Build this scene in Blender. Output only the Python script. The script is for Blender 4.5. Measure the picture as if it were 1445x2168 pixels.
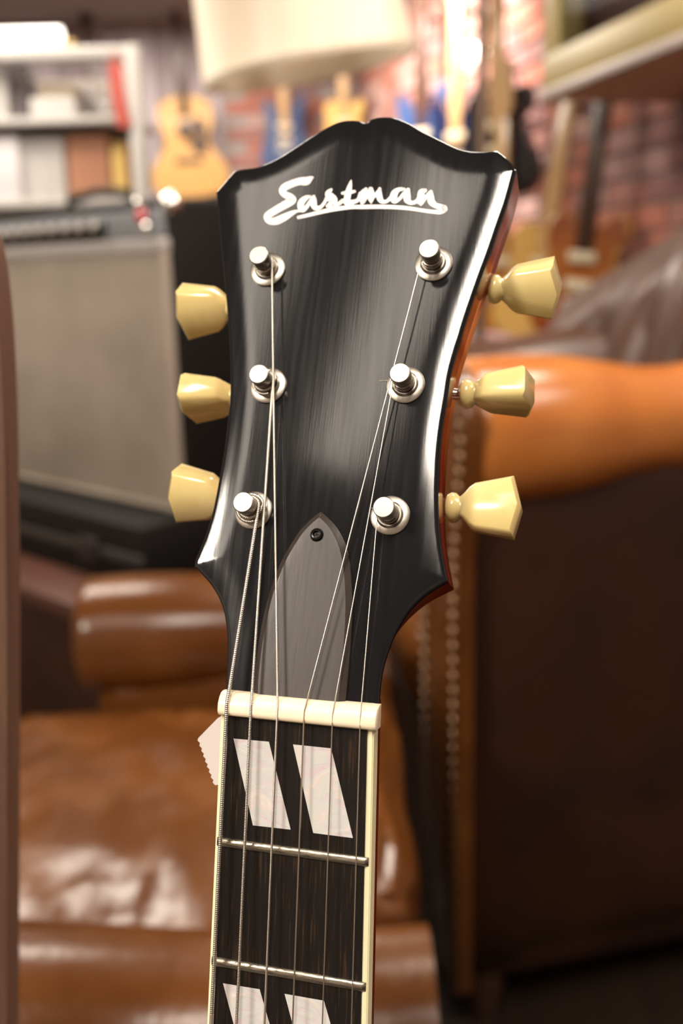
import bpy, bmesh, math, random
import numpy as np
from mathutils import Vector, Matrix
from mathutils.geometry import delaunay_2d_cdt
random.seed(7)
rng = np.random.default_rng(7)
S = bpy.context.scene
C = S.collection
for o in list(bpy.data.objects): bpy.data.objects.remove(o)
# ------------------------------------------------------------------ camera
W, H, F = 1445.0, 2168.0, 2100.0
EYE, PITCH, ROLL = 1.07, math.radians(13.6), math.radians(1.5)
fwd = Vector((0, math.cos(PITCH), -math.sin(PITCH)))
up0 = Vector((0, math.sin(PITCH), math.cos(PITCH)))
rt0 = Vector((1, 0, 0))
up = up0*math.cos(ROLL) + rt0*math.sin(ROLL)
rt = fwd.cross(up)
CAM = Matrix(((rt.x, up.x, -fwd.x, 0), (rt.y, up.y, -fwd.y, 0), (rt.z, up.z, -fwd.z, EYE), (0, 0, 0, 1)))
cd = bpy.data.cameras.new('camera'); cam = bpy.data.objects.new('camera', cd); C.objects.link(cam)
cam.matrix_world = CAM
cd.sensor_fit = 'AUTO'; cd.sensor_width = 36; cd.lens = F/H*36
cd.clip_start = 0.02; cd.clip_end = 60
cd.dof.use_dof = True; cd.dof.focus_distance = 0.270; cd.dof.aperture_fstop = 7.6; cd.dof.aperture_blades = 0
S.camera = cam
S.view_settings.view_transform = 'Standard'; S.view_settings.look = 'None'
S.view_settings.exposure = 0.0; S.view_settings.gamma = 1; S.view_settings.use_curve_mapping = False
# ------------------------------------------------------------------ light
wd = bpy.data.worlds.new('world'); S.world = wd; wd.use_nodes = True
wd.node_tree.nodes['Background'].inputs[0].default_value = (1.0, 0.86, 0.72, 1)
wd.node_tree.nodes['Background'].inputs[1].default_value = 0.05
def area(name, loc, sx, sy, power, col=(1, 0.86, 0.70), rz=0, target=None):
    l = bpy.data.lights.new(name, 'AREA'); l.shape = 'RECTANGLE'; l.size = sx; l.size_y = sy; l.energy = power; l.color = col
    o = bpy.data.objects.new(name, l); C.objects.link(o); o.location = loc
    if target is None: o.rotation_euler = (0, 0, rz)
    else: o.rotation_euler = (Vector(target)-Vector(loc)).to_track_quat('-Z', 'Y').to_euler()
    return o
WARM = (1, 0.89, 0.76)
area('reflection_strip_a', (-1.132, -0.617, 2.46), 1.4, 0.19, 7.0, WARM, math.radians(48.4))     # unseen strips added behind the camera to reflect as bands on the headstock
area('reflection_strip_b', (-0.66, -0.609, 2.46), 0.85, 0.13, 3.0, WARM, math.radians(48.4))  # second added strip; the gap between the two reflects as the dark band
area('ceiling_light_c', (-0.14, -0.76, 2.46), 0.28, 0.78, 40, WARM, math.radians(-26.6))
area('ceiling_light_d', (-2.0, -0.95, 2.46), 0.6, 0.5, 110, WARM, 0)
area('ceiling_light_e', (-1.2, 2.3, 2.46), 1.2, 0.6, 62, WARM, 0)
area('ceiling_light_f', (0.55, 1.42, 2.46), 0.8, 0.22, 40, WARM, 0)
area('fill_light', (1.25, 0.35, 2.46), 0.4, 0.9, 20, WARM, 0)  # unseen lamp added to brighten the red right side of the headstock
area('ceiling_light_g', (-0.9, 5.0, 2.46), 1.6, 0.7, 100, WARM, 0)
def spot(name, loc, target, power, ang, blend, col, r=0.04):
    l = bpy.data.lights.new(name, 'SPOT'); l.energy = power; l.spot_size = math.radians(ang); l.spot_blend = blend; l.color = col; l.shadow_soft_size = r
    o = bpy.data.objects.new(name, l); C.objects.link(o); o.location = loc
    o.rotation_euler = (Vector(target)-Vector(loc)).to_track_quat('-Z', 'Y').to_euler(); return o
spot('track_spot', (-0.05, 3.9, 2.42), (0.60, 4.4, 1.75), 340, 100, 0.8, (1, 0.88, 0.78))
# ------------------------------------------------------------------ helpers
def ray_dir(px, py):
    return (CAM.to_3x3() @ Vector(((px-W/2)/F, -(py-H/2)/F, -1)))
def at(px, py, Y):
    d = ray_dir(px, py); s = Y/d.y
    return Vector((d.x*s, Y, EYE+d.z*s))
def mat(name, col, rough=0.5, metal=0.0, col2=None, scale=20, stretch=(1, 1, 1), bump=0.0, bscale=None, bstretch=None, coat=0.0, ior=1.5,
        rough2=None, trans=0.0, emit=None, estr=0, detail=4, contrast=(0.35, 0.65), aniso=0, alpha=1, sss=0, spec=None, coatr=0.1):
    m = bpy.data.materials.new(name); m.use_nodes = True; nt = m.node_tree; N = nt.nodes; L = nt.links
    b = N['Principled BSDF']
    b.inputs['Base Color'].default_value = (*col, 1); b.inputs['Roughness'].default_value = rough; b.inputs['Metallic'].default_value = metal
    b.inputs['IOR'].default_value = ior; b.inputs['Coat Weight'].default_value = coat; b.inputs['Coat Roughness'].default_value = coatr
    b.inputs['Transmission Weight'].default_value = trans; b.inputs['Anisotropic'].default_value = aniso; b.inputs['Alpha'].default_value = alpha
    if sss:
        b.inputs['Subsurface Weight'].default_value = sss; b.inputs['Subsurface Radius'].default_value = (0.004, 0.003, 0.0015); b.inputs['Subsurface Scale'].default_value = 1
    if spec is not None: b.inputs['Specular IOR Level'].default_value = spec
    if emit: b.inputs['Emission Color'].default_value = (*emit, 1); b.inputs['Emission Strength'].default_value = estr
    tc = N.new('ShaderNodeTexCoord')
    def noise(sc, st, det=detail):
        mp = N.new('ShaderNodeMapping'); mp.inputs['Scale'].default_value = st; L.new(tc.outputs['Object'], mp.inputs['Vector'])
        n = N.new('ShaderNodeTexNoise'); n.inputs['Scale'].default_value = sc; n.inputs['Detail'].default_value = det; L.new(mp.outputs['Vector'], n.inputs['Vector']); return n
    if col2 is not None:
        n = noise(scale, stretch); r = N.new('ShaderNodeValToRGB'); L.new(n.outputs['Fac'], r.inputs['Fac'])
        r.color_ramp.elements[0].position = contrast[0]; r.color_ramp.elements[1].position = contrast[1]
        r.color_ramp.elements[0].color = (*col, 1); r.color_ramp.elements[1].color = (*col2, 1); L.new(r.outputs['Color'], b.inputs['Base Color'])
    if rough2 is not None:
        n2 = noise(scale, stretch); mr = N.new('ShaderNodeMapRange'); L.new(n2.outputs['Fac'], mr.inputs['Value'])
        mr.inputs['From Min'].default_value = contrast[0]; mr.inputs['From Max'].default_value = contrast[1]
        mr.inputs['To Min'].default_value = rough; mr.inputs['To Max'].default_value = rough2; L.new(mr.outputs['Result'], b.inputs['Roughness'])
    if bump:
        n3 = noise(bscale or scale, bstretch or stretch, 6); bp = N.new('ShaderNodeBump'); bp.inputs['Strength'].default_value = bump; bp.inputs['Distance'].default_value = 0.002
        L.new(n3.outputs['Fac'], bp.inputs['Height']); L.new(bp.outputs['Normal'], b.inputs['Normal'])
    return m
def mesh_obj(name, bm, m, parent=None, smooth=True, angle=35):
    me = bpy.data.meshes.new(name); bmesh.ops.recalc_face_normals(bm, faces=bm.faces[:]) if len(bm.faces) else None
    bm.to_mesh(me); bm.free()
    if smooth: shade(me, angle)
    return link(name, me, m, parent)
def shade(me, angle=35):
    n = len(me.polygons)
    me.polygons.foreach_set('use_smooth', [True]*n)
    me.set_sharp_from_angle(angle=math.radians(angle))
def link(name, me, m, parent=None):
    if m is not None and len(me.materials) == 0: me.materials.append(m)
    o = bpy.data.objects.new(name, me); C.objects.link(o)
    if parent is not None: o.parent = parent
    return o
def tag(o, label, cat, group=None):
    o['label'] = label; o['category'] = cat
    if group: o['group'] = group
    return o
def thing(name, label, cat, mw=None, group=None):
    o = bpy.data.objects.new(name, None); C.objects.link(o); o.empty_display_size = 0.05
    if mw is not None: o.matrix_world = mw
    return tag(o, label, cat, group)
def struct(o): o['kind'] = 'structure'; return o
def copy_tree(o, parent=None):
    c = o.copy(); C.objects.link(c); c.parent = parent
    for ch in list(o.children): copy_tree(ch, c)
    return c
def frame(loc, xa, ya):
    xa = Vector(xa).normalized(); ya = Vector(ya); ya = (ya-xa*ya.dot(xa)).normalized(); za = xa.cross(ya)
    return Matrix(((xa.x, ya.x, za.x, loc[0]), (xa.y, ya.y, za.y, loc[1]), (xa.z, ya.z, za.z, loc[2]), (0, 0, 0, 1)))
def box(bm, lo, hi, bev=0.0, seg=2, M=None):
    r = bmesh.ops.create_cube(bm, size=1); vs = r['verts']
    for v in vs:
        v.co = Vector([(lo[i]+hi[i])/2 + v.co[i]*(hi[i]-lo[i]) for i in range(3)])
    if bev:
        es = list({e for v in vs for e in v.link_edges}); r2 = bmesh.ops.bevel(bm, geom=es, offset=bev, segments=seg, profile=0.5, affect='EDGES')
        vs = list({v for f in r2['faces'] for v in f.verts} | {v for v in vs if v.is_valid})
    if M is not None:
        for v in vs: v.co = M @ v.co
    return vs
def boxo(name, lo, hi, m, parent=None, bev=0.0, seg=2):
    bm = bmesh.new(); box(bm, lo, hi, bev, seg); return mesh_obj(name, bm, m, parent)
def catmull(P, n=8, closed=False):
    P = [np.array(p, float) for p in P]; out = []; k = len(P)
    for i in range(k if closed else k-1):
        if closed: a, b, c, d = P[i-1], P[i], P[(i+1) % k], P[(i+2) % k]
        else: a, b, c, d = P[max(i-1, 0)], P[i], P[i+1], P[min(i+2, k-1)]
        for j in range(n):
            t = j/n; out.append(0.5*((2*b)+(c-a)*t+(2*a-5*b+4*c-d)*t*t+(3*b-a-3*c+d)*t**3))
    if not closed: out.append(P[-1])
    return out
def tube(bm, pts, rad, seg=8, cap=True):
    """sweep a circle along pts; rad is a number or a list"""
    pts = [Vector(p) for p in pts]; n = len(pts)
    rad = [rad]*n if isinstance(rad, (int, float)) else rad
    tang = [(pts[min(i+1, n-1)]-pts[max(i-1, 0)]).normalized() for i in range(n)]
    ref = Vector((0, 0, 1)) if abs(tang[0].z) < 0.9 else Vector((1, 0, 0))
    u = (ref - tang[0]*ref.dot(tang[0])).normalized(); rings = []
    for i in range(n):
        u = (u - tang[i]*u.dot(tang[i])).normalized(); w = tang[i].cross(u)
        rings.append([bm.verts.new(pts[i] + (u*math.cos(2*math.pi*k/seg)+w*math.sin(2*math.pi*k/seg))*rad[i]) for k in range(seg)])
    for i in range(n-1):
        for k in range(seg):
            bm.faces.new((rings[i][k], rings[i][(k+1) % seg], rings[i+1][(k+1) % seg], rings[i+1][k]))
    if cap:
        bm.faces.new(rings[0][::-1]); bm.faces.new(rings[-1])
    return rings
def lathe(bm, prof, seg=24, M=None):
    """prof list of (r, z) revolved about z"""
    rings = []
    for r, z in prof:
        if r < 1e-7: rings.append([bm.verts.new((0, 0, z))])
        else: rings.append([bm.verts.new((r*math.cos(2*math.pi*k/seg), r*math.sin(2*math.pi*k/seg), z)) for k in range(seg)])
    for a, b in zip(rings[:-1], rings[1:]):
        for k in range(seg):
            k2 = (k+1) % seg
            if len(a) == 1 and len(b) == 1: continue
            if len(a) == 1: bm.faces.new((a[0], b[k], b[k2]))
            elif len(b) == 1: bm.faces.new((a[k], b[0], a[k2]))
            else: bm.faces.new((a[k], b[k], b[k2], a[k2]))
    vs = [v for r in rings for v in r]
    if M is not None:
        for v in vs: v.co = M @ v.co
    return vs
def prism(bm, poly, z0, z1, bev=0.0, seg=2, M=None):
    """closed 2-D outline extruded between z0 and z1, upper rim bevelled"""
    lo = [bm.verts.new((p[0], p[1], z0)) for p in poly]; hi = [bm.verts.new((p[0], p[1], z1)) for p in poly]; n = len(poly)
    bm.faces.new(lo[::-1]); f = bm.faces.new(hi)
    for i in range(n): bm.faces.new((lo[i], lo[(i+1) % n], hi[(i+1) % n], hi[i]))
    vs = lo+hi
    if bev:
        r = bmesh.ops.bevel(bm, geom=list(f.edges), offset=bev, segments=seg, profile=0.5, affect='EDGES'); vs = [v for v in bm.verts]
    if M is not None:
        for v in vs: v.co = M @ v.co
    return vs
mm = 0.001
# ------------------------------------------------------------------ materials
black_lacquer = mat('black_satin_lacquer', (0.008, 0.008, 0.009), rough=0.085, rough2=0.13, scale=60, stretch=(9, 0.35, 1), bump=0.006, bscale=260, bstretch=(8, 0.08, 1), contrast=(0.3, 0.7), ior=1.45)
mahogany = mat('red_mahogany', (0.30, 0.030, 0.008), rough=0.12, col2=(0.20, 0.016, 0.005), scale=60, stretch=(3, 0.3, 3), coat=0.2)
ebony = mat('ebony', (0.008, 0.006, 0.005), spec=0.25, rough=0.45, bump=0.15, bscale=500, bstretch=(4, 0.15, 1), col2=(0.05, 0.026, 0.014), scale=420, stretch=(3.2, 0.16, 1), contrast=(0.55, 0.8), detail=5)
cover_mat = mat('ebony_cover', (0.036, 0.027, 0.023), rough=0.38, rough2=0.46, col2=(0.026, 0.019, 0.016), scale=220, stretch=(5, 0.25, 1), bump=0.02, bscale=500, bstretch=(6, 0.2, 1))
nickel = mat('nickel', (0.41, 0.375, 0.33), rough=0.36, metal=1, bump=0.02, bscale=900)
nickel_bright = mat('nickel_polished', (0.75, 0.71, 0.65), rough=0.1, metal=1)
steel = mat('string_steel', (0.66, 0.61, 0.54), rough=0.3, metal=1)
fret_mat = mat('fret_nickel', (0.42, 0.38, 0.31), rough=0.26, metal=1, rough2=0.42, scale=700, stretch=(0.4, 2, 1), bump=0.1, bscale=900, bstretch=(0.5, 2, 1))
bone = mat('ivory_nut', (0.90, 0.76, 0.56), rough=0.22, sss=0.2, coat=0.3)
binding_mat = mat('cream_binding', (0.80, 0.74, 0.48), rough=0.3, sss=0.15)
button_mat = mat('aged_ivory_plastic', (0.74, 0.62, 0.29), rough=0.2, col2=(0.64, 0.50, 0.20), scale=70, stretch=(1, 1, 1), sss=0.25, coat=0.4, contrast=(0.3, 0.75))
screw_mat = mat('black_screw', (0.012, 0.012, 0.012), rough=0.25, metal=0.6)
def pearl_mat(name, tint=(0.80, 0.76, 0.74)):
    m = bpy.data.materials.new(name); m.use_nodes = True; N = m.node_tree.nodes; L = m.node_tree.links; b = N['Principled BSDF']
    tc = N.new('ShaderNodeTexCoord'); mp = N.new('ShaderNodeMapping'); mp.inputs['Scale'].default_value = (1, 1.5, 1); mp.inputs['Rotation'].default_value = (0, 0, 0.5)
    w = N.new('ShaderNodeTexNoise'); w.inputs['Scale'].default_value = 90; w.inputs['Detail'].default_value = 4; w.inputs['Distortion'].default_value = 2.2
    L.new(tc.outputs['Object'], mp.inputs['Vector']); L.new(mp.outputs['Vector'], w.inputs['Vector'])
    r = N.new('ShaderNodeValToRGB'); e = r.color_ramp.elements
    e[0].position = 0.25; e[0].color = (tint[0]*0.80, tint[1]*0.78, tint[2]*0.82, 1); e[1].position = 0.8; e[1].color = (*[min(1, t*1.12) for t in tint], 1)
    for p, c in ((0.4, (tint[0]*0.95, tint[1]*0.86, tint[2]*0.92)), (0.52, (tint[0]*0.86, tint[1]*0.95, tint[2]*0.96)), (0.63, (tint[0]*1.0, tint[1]*0.94, tint[2]*0.92))):
        k = e.new(p); k.color = (*c, 1)
    L.new(w.outputs['Fac'], r.inputs['Fac']); L.new(r.outputs['Color'], b.inputs['Base Color'])
    b.inputs['Roughness'].default_value = 0.25; b.inputs['Sheen Weight'].default_value = 0.15
    bp = N.new('ShaderNodeBump'); bp.inputs['Strength'].default_value = 0.12; bp.inputs['Distance'].default_value = 0.002; L.new(w.outputs['Fac'], bp.inputs['Height']); L.new(bp.outputs['Normal'], b.inputs['Normal'])
    return m
pearl = pearl_mat('mother_of_pearl', (0.58, 0.55, 0.53)); pearl_logo = pearl_mat('mother_of_pearl_logo', (0.86, 0.82, 0.78))
leather_tan = mat('tan_leather', (0.46, 0.165, 0.036), rough=0.17, rough2=0.28, col2=(0.33, 0.095, 0.018), scale=9, bump=0.15, bscale=120, contrast=(0.3, 0.75))
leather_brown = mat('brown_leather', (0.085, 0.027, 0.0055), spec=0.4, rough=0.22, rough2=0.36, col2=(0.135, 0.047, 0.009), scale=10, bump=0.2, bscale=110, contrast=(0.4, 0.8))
leather_shade = mat('brown_leather_shaded', (0.032, 0.010, 0.003), rough=0.45, rough2=0.58, spec=0.3, col2=(0.018, 0.005, 0.002), scale=7, bump=0.2, bscale=110)  # brown leather with the shade of the chair's camera-facing side put into its colour
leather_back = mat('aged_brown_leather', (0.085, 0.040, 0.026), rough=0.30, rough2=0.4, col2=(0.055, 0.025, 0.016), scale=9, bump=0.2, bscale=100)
brass = mat('antique_brass', (0.20, 0.13, 0.08), rough=0.35, metal=1)
walnut = mat('walnut_board', (0.145, 0.075, 0.050), rough=0.5, col2=(0.105, 0.054, 0.035), scale=30, stretch=(4, 4, 0.25), bump=0.2, bscale=300)
tolex = mat('black_tolex', (0.006, 0.005, 0.0045), spec=0.2, rough=0.6, bump=0.3, bscale=400)
silver_cloth = mat('silver_grille_cloth', (0.34, 0.285, 0.235), rough=0.75, col2=(0.27, 0.225, 0.18), scale=6, stretch=(1, 1, 1), bump=0.3, bscale=500)
aluminium = mat('aluminium_trim', (0.50, 0.47, 0.46), rough=0.4, metal=0.15)
panel_grey = mat('brushed_panel', (0.30, 0.33, 0.36), rough=0.4, metal=0.3)
chrome = mat('chrome', (0.85, 0.82, 0.78), rough=0.08, metal=1)
knob_black = mat('knob_black', (0.015, 0.015, 0.016), rough=0.35)
jewel = mat('red_jewel', (0.55, 0.02, 0.03), rough=0.1, coat=1)
white_metal = mat('white_painted_metal', (0.46, 0.44, 0.42), rough=0.4)
white_plain = mat('white_cardboard', (0.46, 0.44, 0.43), rough=0.6)
grey_panel = mat('grey_backing', (0.33, 0.29, 0.26), rough=0.6, col2=(0.26, 0.23, 0.21), scale=4)
red_cloth = mat('red_cloth', (0.42, 0.065, 0.045), rough=0.7)
card = mat('brown_cardboard', (0.36, 0.17, 0.10), rough=0.8)
yellow_card = mat('yellow_card', (0.62, 0.42, 0.13), rough=0.7)
shade_mat = mat('linen_shade', (0.70, 0.60, 0.46), rough=0.85, col2=(0.78, 0.70, 0.58), scale=14, stretch=(1, 1, 0.1), trans=0.0)
khaki = mat('khaki_paint', (0.36, 0.285, 0.11), rough=0.45)
pale_trim = mat('pale_trim', (0.42, 0.36, 0.33), rough=0.4)
under_wood = mat('brown_underside', (0.62, 0.36, 0.21), rough=0.6, col2=(0.54, 0.30, 0.17), scale=12)
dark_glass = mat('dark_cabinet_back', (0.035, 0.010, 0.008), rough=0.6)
glass_mat = mat('cabinet_glass', (1, 1, 1), rough=0.02, trans=1.0, ior=1.03)
pole_mat = mat('bronze_pole', (0.16, 0.11, 0.08), rough=0.4, metal=0.5)
mortar = mat('mortar', (0.40, 0.34, 0.32), rough=0.9, col2=(0.32, 0.27, 0.26), scale=8, bump=0.3, bscale=60)
bricks_m = [mat('brick_%d' % i, c, rough=0.85, col2=c2, scale=18, bump=0.4, bscale=60) for i, (c, c2) in enumerate((
    ((0.40, 0.18, 0.15), (0.30, 0.14, 0.12)), ((0.44, 0.155, 0.105), (0.37, 0.14, 0.10)), ((0.36, 0.21, 0.195), (0.27, 0.16, 0.15)), ((0.50, 0.33, 0.30), (0.42, 0.25, 0.22)), ((0.27, 0.13, 0.12), (0.21, 0.10, 0.095))))]
plank_ms = [mat('purple_grey_plank_%d' % i, c, rough=0.6, col2=tuple(x*0.85 for x in c), scale=5, stretch=(3, 3, 0.3)) for i, c in enumerate(((0.50, 0.42, 0.45), (0.58, 0.50, 0.54), (0.42, 0.35, 0.37)))]
floor_m = mat('dark_floor_boards', (0.022, 0.012, 0.007), rough=0.5, col2=(0.015, 0.008, 0.005), scale=5, stretch=(8, 0.5, 1))
ceil_m = mat('ceiling_paint', (0.34, 0.30, 0.27), rough=0.9)
plaster = mat('plaster', (0.30, 0.25, 0.21), rough=0.9)
beam_m = mat('beige_beam', (0.70, 0.58, 0.48), rough=0.6)
spruce = mat('spruce_top', (0.47, 0.26, 0.08), rough=0.3, col2=(0.41, 0.215, 0.06), scale=20, stretch=(6, 0.4, 1), coat=0.3)
dark_wood = mat('dark_guitar_wood', (0.05, 0.022, 0.012), rough=0.35)
maple = mat('maple_neck', (0.55, 0.34, 0.15), rough=0.3, coat=0.3)
blue_paint = mat('blue_lacquer', (0.035, 0.065, 0.16), rough=0.2, coat=0.5)
navy_paint = mat('navy_lacquer', (0.012, 0.018, 0.055), rough=0.12, coat=0.8)
black_paint = mat('black_lacquer', (0.010, 0.010, 0.012), rough=0.12, coat=0.8)
amber_paint = mat('amber_lacquer', (0.50, 0.20, 0.03), rough=0.2, col2=(0.32, 0.11, 0.02), scale=8, coat=0.6)
sunburst = mat('sunburst_lacquer', (0.22, 0.045, 0.015), rough=0.2, col2=(0.34, 0.12, 0.03), scale=6, coat=0.6)
butter = mat('butterscotch_lacquer', (0.62, 0.37, 0.10), rough=0.3, coat=0.4)
cream_plastic = mat('cream_plastic', (0.62, 0.52, 0.36), rough=0.4)
tag_mat = mat('translucent_tag', (0.62, 0.57, 0.55), rough=0.3, alpha=0.86, coat=0.3)
lamp_em = mat('lit_tube', (1, 1, 1), rough=0.4, emit=(1, 0.93, 0.84), estr=3.5)
bulb_em = mat('lit_bulb', (1, 1, 1), rough=0.4, emit=(1, 0.86, 0.68), estr=9)
# ------------------------------------------------------------------ room shell
FLOOR_Z, CEIL_Z, BACK = 0.0, 2.5, 6.3
WD = Vector((-0.231, 0.973, 0)).normalized(); WN = Vector((-WD.y, WD.x, 0))          # right brick wall: direction and normal into the room
if WN.x > 0: WN = -WN
WP = Vector((0.90, 3.0, 0))
def wall_at(px, py):        # pixel to point on the right wall
    d = ray_dir(px, py); o = Vector((0, 0, EYE)); s = (WP-o).dot(WN)/d.dot(WN); return o+d*s
s_end = (BACK-WP.y)/WD.y; corner = WP+WD*s_end; s_beg = (-2.6-WP.y)/WD.y; near_c = WP+WD*s_beg
struct(boxo('floor', (-3.2, -2.8, -0.06), (2.9, BACK+0.2, 0.0), floor_m))
struct(boxo('ceiling', (-3.2, -2.8, CEIL_Z), (2.9, BACK+0.2, CEIL_Z+0.06), ceil_m))
struct(boxo('wall_left', (-3.1, -2.7, 0.0), (-3.0, BACK, CEIL_Z), plaster))
struct(boxo('wall_front', (-3.0, -2.7, 0.0), (near_c.x, -2.6, CEIL_Z), plaster))
BX = -0.62
wall_back = struct(boxo('wall_back', (-3.0, BACK, 0.0), (corner.x+0.3, BACK+0.1, CEIL_Z), mortar))
wall_right_m = frame((near_c.x, near_c.y, 0), WD, (0, 0, 1))
bm = bmesh.new(); box(bm, (0, 0, -0.1), (s_end-s_beg, CEIL_Z, 0.0)); 
wall_right = mesh_obj('wall_right', bm, mortar); 
# local frame: x along the wall, y up, z = x cross y
za = WD.cross(Vector((0, 0, 1)))
sgn = 1 if za.dot(WN) > 0 else -1
me = wall_right.data
if sgn < 0:
    for v in me.vertices: v.co.z = -v.co.z
    me.flip_normals()
wall_right.matrix_world = wall_right_m; struct(wall_right)
# bricks, one mesh per colour shared by all
BW, BH, MJ = 0.215, 0.065, 0.010
def brick_mesh(i):
    bm = bmesh.new(); box(bm, (-BW/2, -BH/2, -0.012), (BW/2, BH/2, 0.008), 0.004, 1)
    for v in bm.verts: v.co += Vector([random.uniform(-0.0012, 0.0012) for _ in range(3)])
    me = bpy.data.meshes.new('brick'); bm.to_mesh(me); bm.free(); me.materials.append(bricks_m[i]); return me
BM = [brick_mesh(i) for i in range(5)]
def lay(parent, x0, x1, z0, z1, fwdsign, clipfn=None, cap=10**9):
    n = 0; row = 0; z = z0
    while z < z1:
        x = x0 + (0.5*(BW+MJ) if row % 2 else 0)
        while x < x1:
            if clipfn is None or clipfn(x, z):
                o = bpy.data.objects.new('brick', BM[rng.choice(5, p=[.3, .2, .22, .16, .12])]); C.objects.link(o); o.parent = parent
                o.location = (x, z, fwdsign*(0.002+random.uniform(-0.002, 0.003))); n += 1
                if n >= cap: return n
            x += BW+MJ
        z += BH+MJ; row += 1
    return n
def vis_right(x, z):
    P = near_c+WD*x; P = Vector((P.x, P.y, z)); q = CAM.inverted() @ P
    if q.z > -0.5: return False
    px, py = W/2+F*q.x/-q.z, H/2-F*q.y/-q.z
    return 500 < px < 1520 and -60 < py < 640
xs = (Vector((0.72, 2.2, 0))-near_c).dot(WD)
nb = lay(wall_right, 0.1 + math.floor(xs/(BW+MJ))*(BW+MJ), s_end-s_beg-0.1, 0.9, CEIL_Z-0.03, sgn, vis_right, 300)
bm = bmesh.new(); done = {(round(o.location.x, 3), round(o.location.y, 3)) for o in wall_right.children}
row = 0; z = 0.9-12*(BH+MJ)+0.0
x_start = 0.1 + math.floor(xs/(BW+MJ))*(BW+MJ) - 8*(BW+MJ)
while z < CEIL_Z-0.03:
    x = x_start + (0.5*(BW+MJ) if row % 2 else 0)
    while x < s_end-s_beg-0.1:
        if x > 0.15 and (round(x, 3), round(z, 3)) not in done: box(bm, (x-BW/2, z-BH/2, -0.01), (x+BW/2, z+BH/2, 0.009) if sgn > 0 else (x+BW/2, z+BH/2, 0.01))
        x += BW+MJ
    z += BH+MJ; row += 1
rest = mesh_obj('brickwork', bm, bricks_m[2], wall_right, False); rest['kind'] = 'stuff'
bm = bmesh.new(); box(bm, (0, 0, -0.02), (corner.x+0.05-BX, CEIL_Z, 0)); 
brick_back = mesh_obj('wall_back_brick', bm, mortar); struct(brick_back)
brick_back.matrix_world = frame((BX, BACK-0.02, 0), (1, 0, 0), (0, 0, 1))     # z axis = x cross z_up = -y (towards the room)
nb2 = lay(brick_back, 0.11, corner.x-BX-0.1, 0.98-12*(BH+MJ), CEIL_Z-0.03, 1)
# purple-grey boards on the left part of the back wall
x = -2.95; i = 0
plank_me = []
for k in range(3):
    bm = bmesh.new(); box(bm, (0, -0.018, 0), (0.185, 0, CEIL_Z-0.02), 0.004, 1); me = bpy.data.meshes.new('plank'); bm.to_mesh(me); bm.free(); me.materials.append(plank_ms[k]); plank_me.append(me)
while x < BX-0.17:
    o = bpy.data.objects.new('plank', plank_me[rng.integers(3)]); C.objects.link(o); o.parent = wall_back; o.location = (x, BACK-0.001-0.004*(i % 2), 0.01); x += 0.193; i += 1
bpos = at(200, 20, BACK-0.16)
struct(boxo('trim_1', (-3.0, BACK-0.16, bpos.z), (BX+0.02, BACK-0.03, CEIL_Z), beam_m, None, 0.01))
# ------------------------------------------------------------------ the guitar
GR = Matrix(((0.96315052, 0.03474052, -0.26670989), (-0.04053982, 0.9990455, -0.01626708), (0.26589019, 0.02648002, 0.96363957)))
GT = Vector((-12.25338, -56.02027, -265.73198))*mm
GM = CAM @ (Matrix.Translation(GT) @ GR.to_4x4())
AL, ZO = 0.27688639, -3.343
HSM = Matrix(((1, 0, 0, 0), (0, math.cos(AL), math.sin(AL), 6*mm), (0, -math.sin(AL), math.cos(AL), ZO*mm), (0, 0, 0, 1)))   # headstock plane in guitar frame
def unproj(px, py, M):          # pixel -> (x, y) mm in the plane z=0 of guitar-frame matrix M
    MW = (GM @ M).inverted(); o = MW @ Vector((0, 0, EYE)); d = MW.to_3x3() @ ray_dir(px, py); s = -o.z/d.z; p = o+d*s
    return p.x/mm, p.y/mm
def UH(px, py, h=0.0): return unproj(px, py, HSM @ Matrix.Translation((0, 0, h*mm)))
def UB(px, py, h=0.0): return unproj(px, py, Matrix.Translation((0, 0, h*mm)))
guitar = thing('electric_guitar', 'black-faced archtop guitar with ivory tuner buttons and pearl script on its headstock', 'guitar', GM)
HS0 = HSM
def hs_obj(name, bm, m, parent=None, angle=35):
    if parent is None: bm.transform(HSM)
    return mesh_obj(name, bm, m, guitar if parent is None else parent, True, angle)
outline_px = [(474.3, 1467), (478, 1413), (479, 1374.5), (477.6, 1336), (471.7, 1297), (461, 1266), (446, 1240), (429, 1219.5), (409, 1198), (410.5, 1185), (418.7, 1165), (433, 1129), (447, 1083), (455, 1046), (461, 1013), (470.5, 961), (479, 894), (484.4, 836), (485, 792.5), (483.5, 734), (480, 676), (475, 618), (466, 520), (459, 440), (455.3, 403),
    (494, 358), (510.6, 354.7), (539, 351), (562, 343), (590.6, 329), (619, 311), (652, 289), (685, 269), (710.6, 256), (734, 251), (757.6, 252), (774, 257.5),
    (782, 250), (798, 244.6), (817, 243.6), (838, 246.5), (864, 257), (892, 273.5), (920.6, 287.6), (946.5, 300.6), (970, 311), (996, 316.6), (1024, 317), (1051, 315), (1071, 331), (1092, 356),
    (1083, 391), (1072, 430), (1057, 472.5), (1037, 531.6), (1018.6, 581.4), (1002, 629), (987, 673.7), (975, 714), (964.4, 747), (953, 792), (945, 845), (935.5, 903), (929, 968), (926.4, 1033), (926.8, 1080), (929, 1124), (935.7, 1175.7), (946, 1229),
    (925, 1241.5), (899.5, 1258), (873.7, 1281.6), (853, 1307.4), (835, 1338.4), (820.7, 1372), (809, 1410.7), (802.6, 1447), (799.5, 1496)]
corners = {(474.3, 1467), (409, 1198), (455.3, 403), (494, 358), (774, 257.5), (1051, 315), (1092, 356), (946, 1229), (799.5, 1496)}
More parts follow.
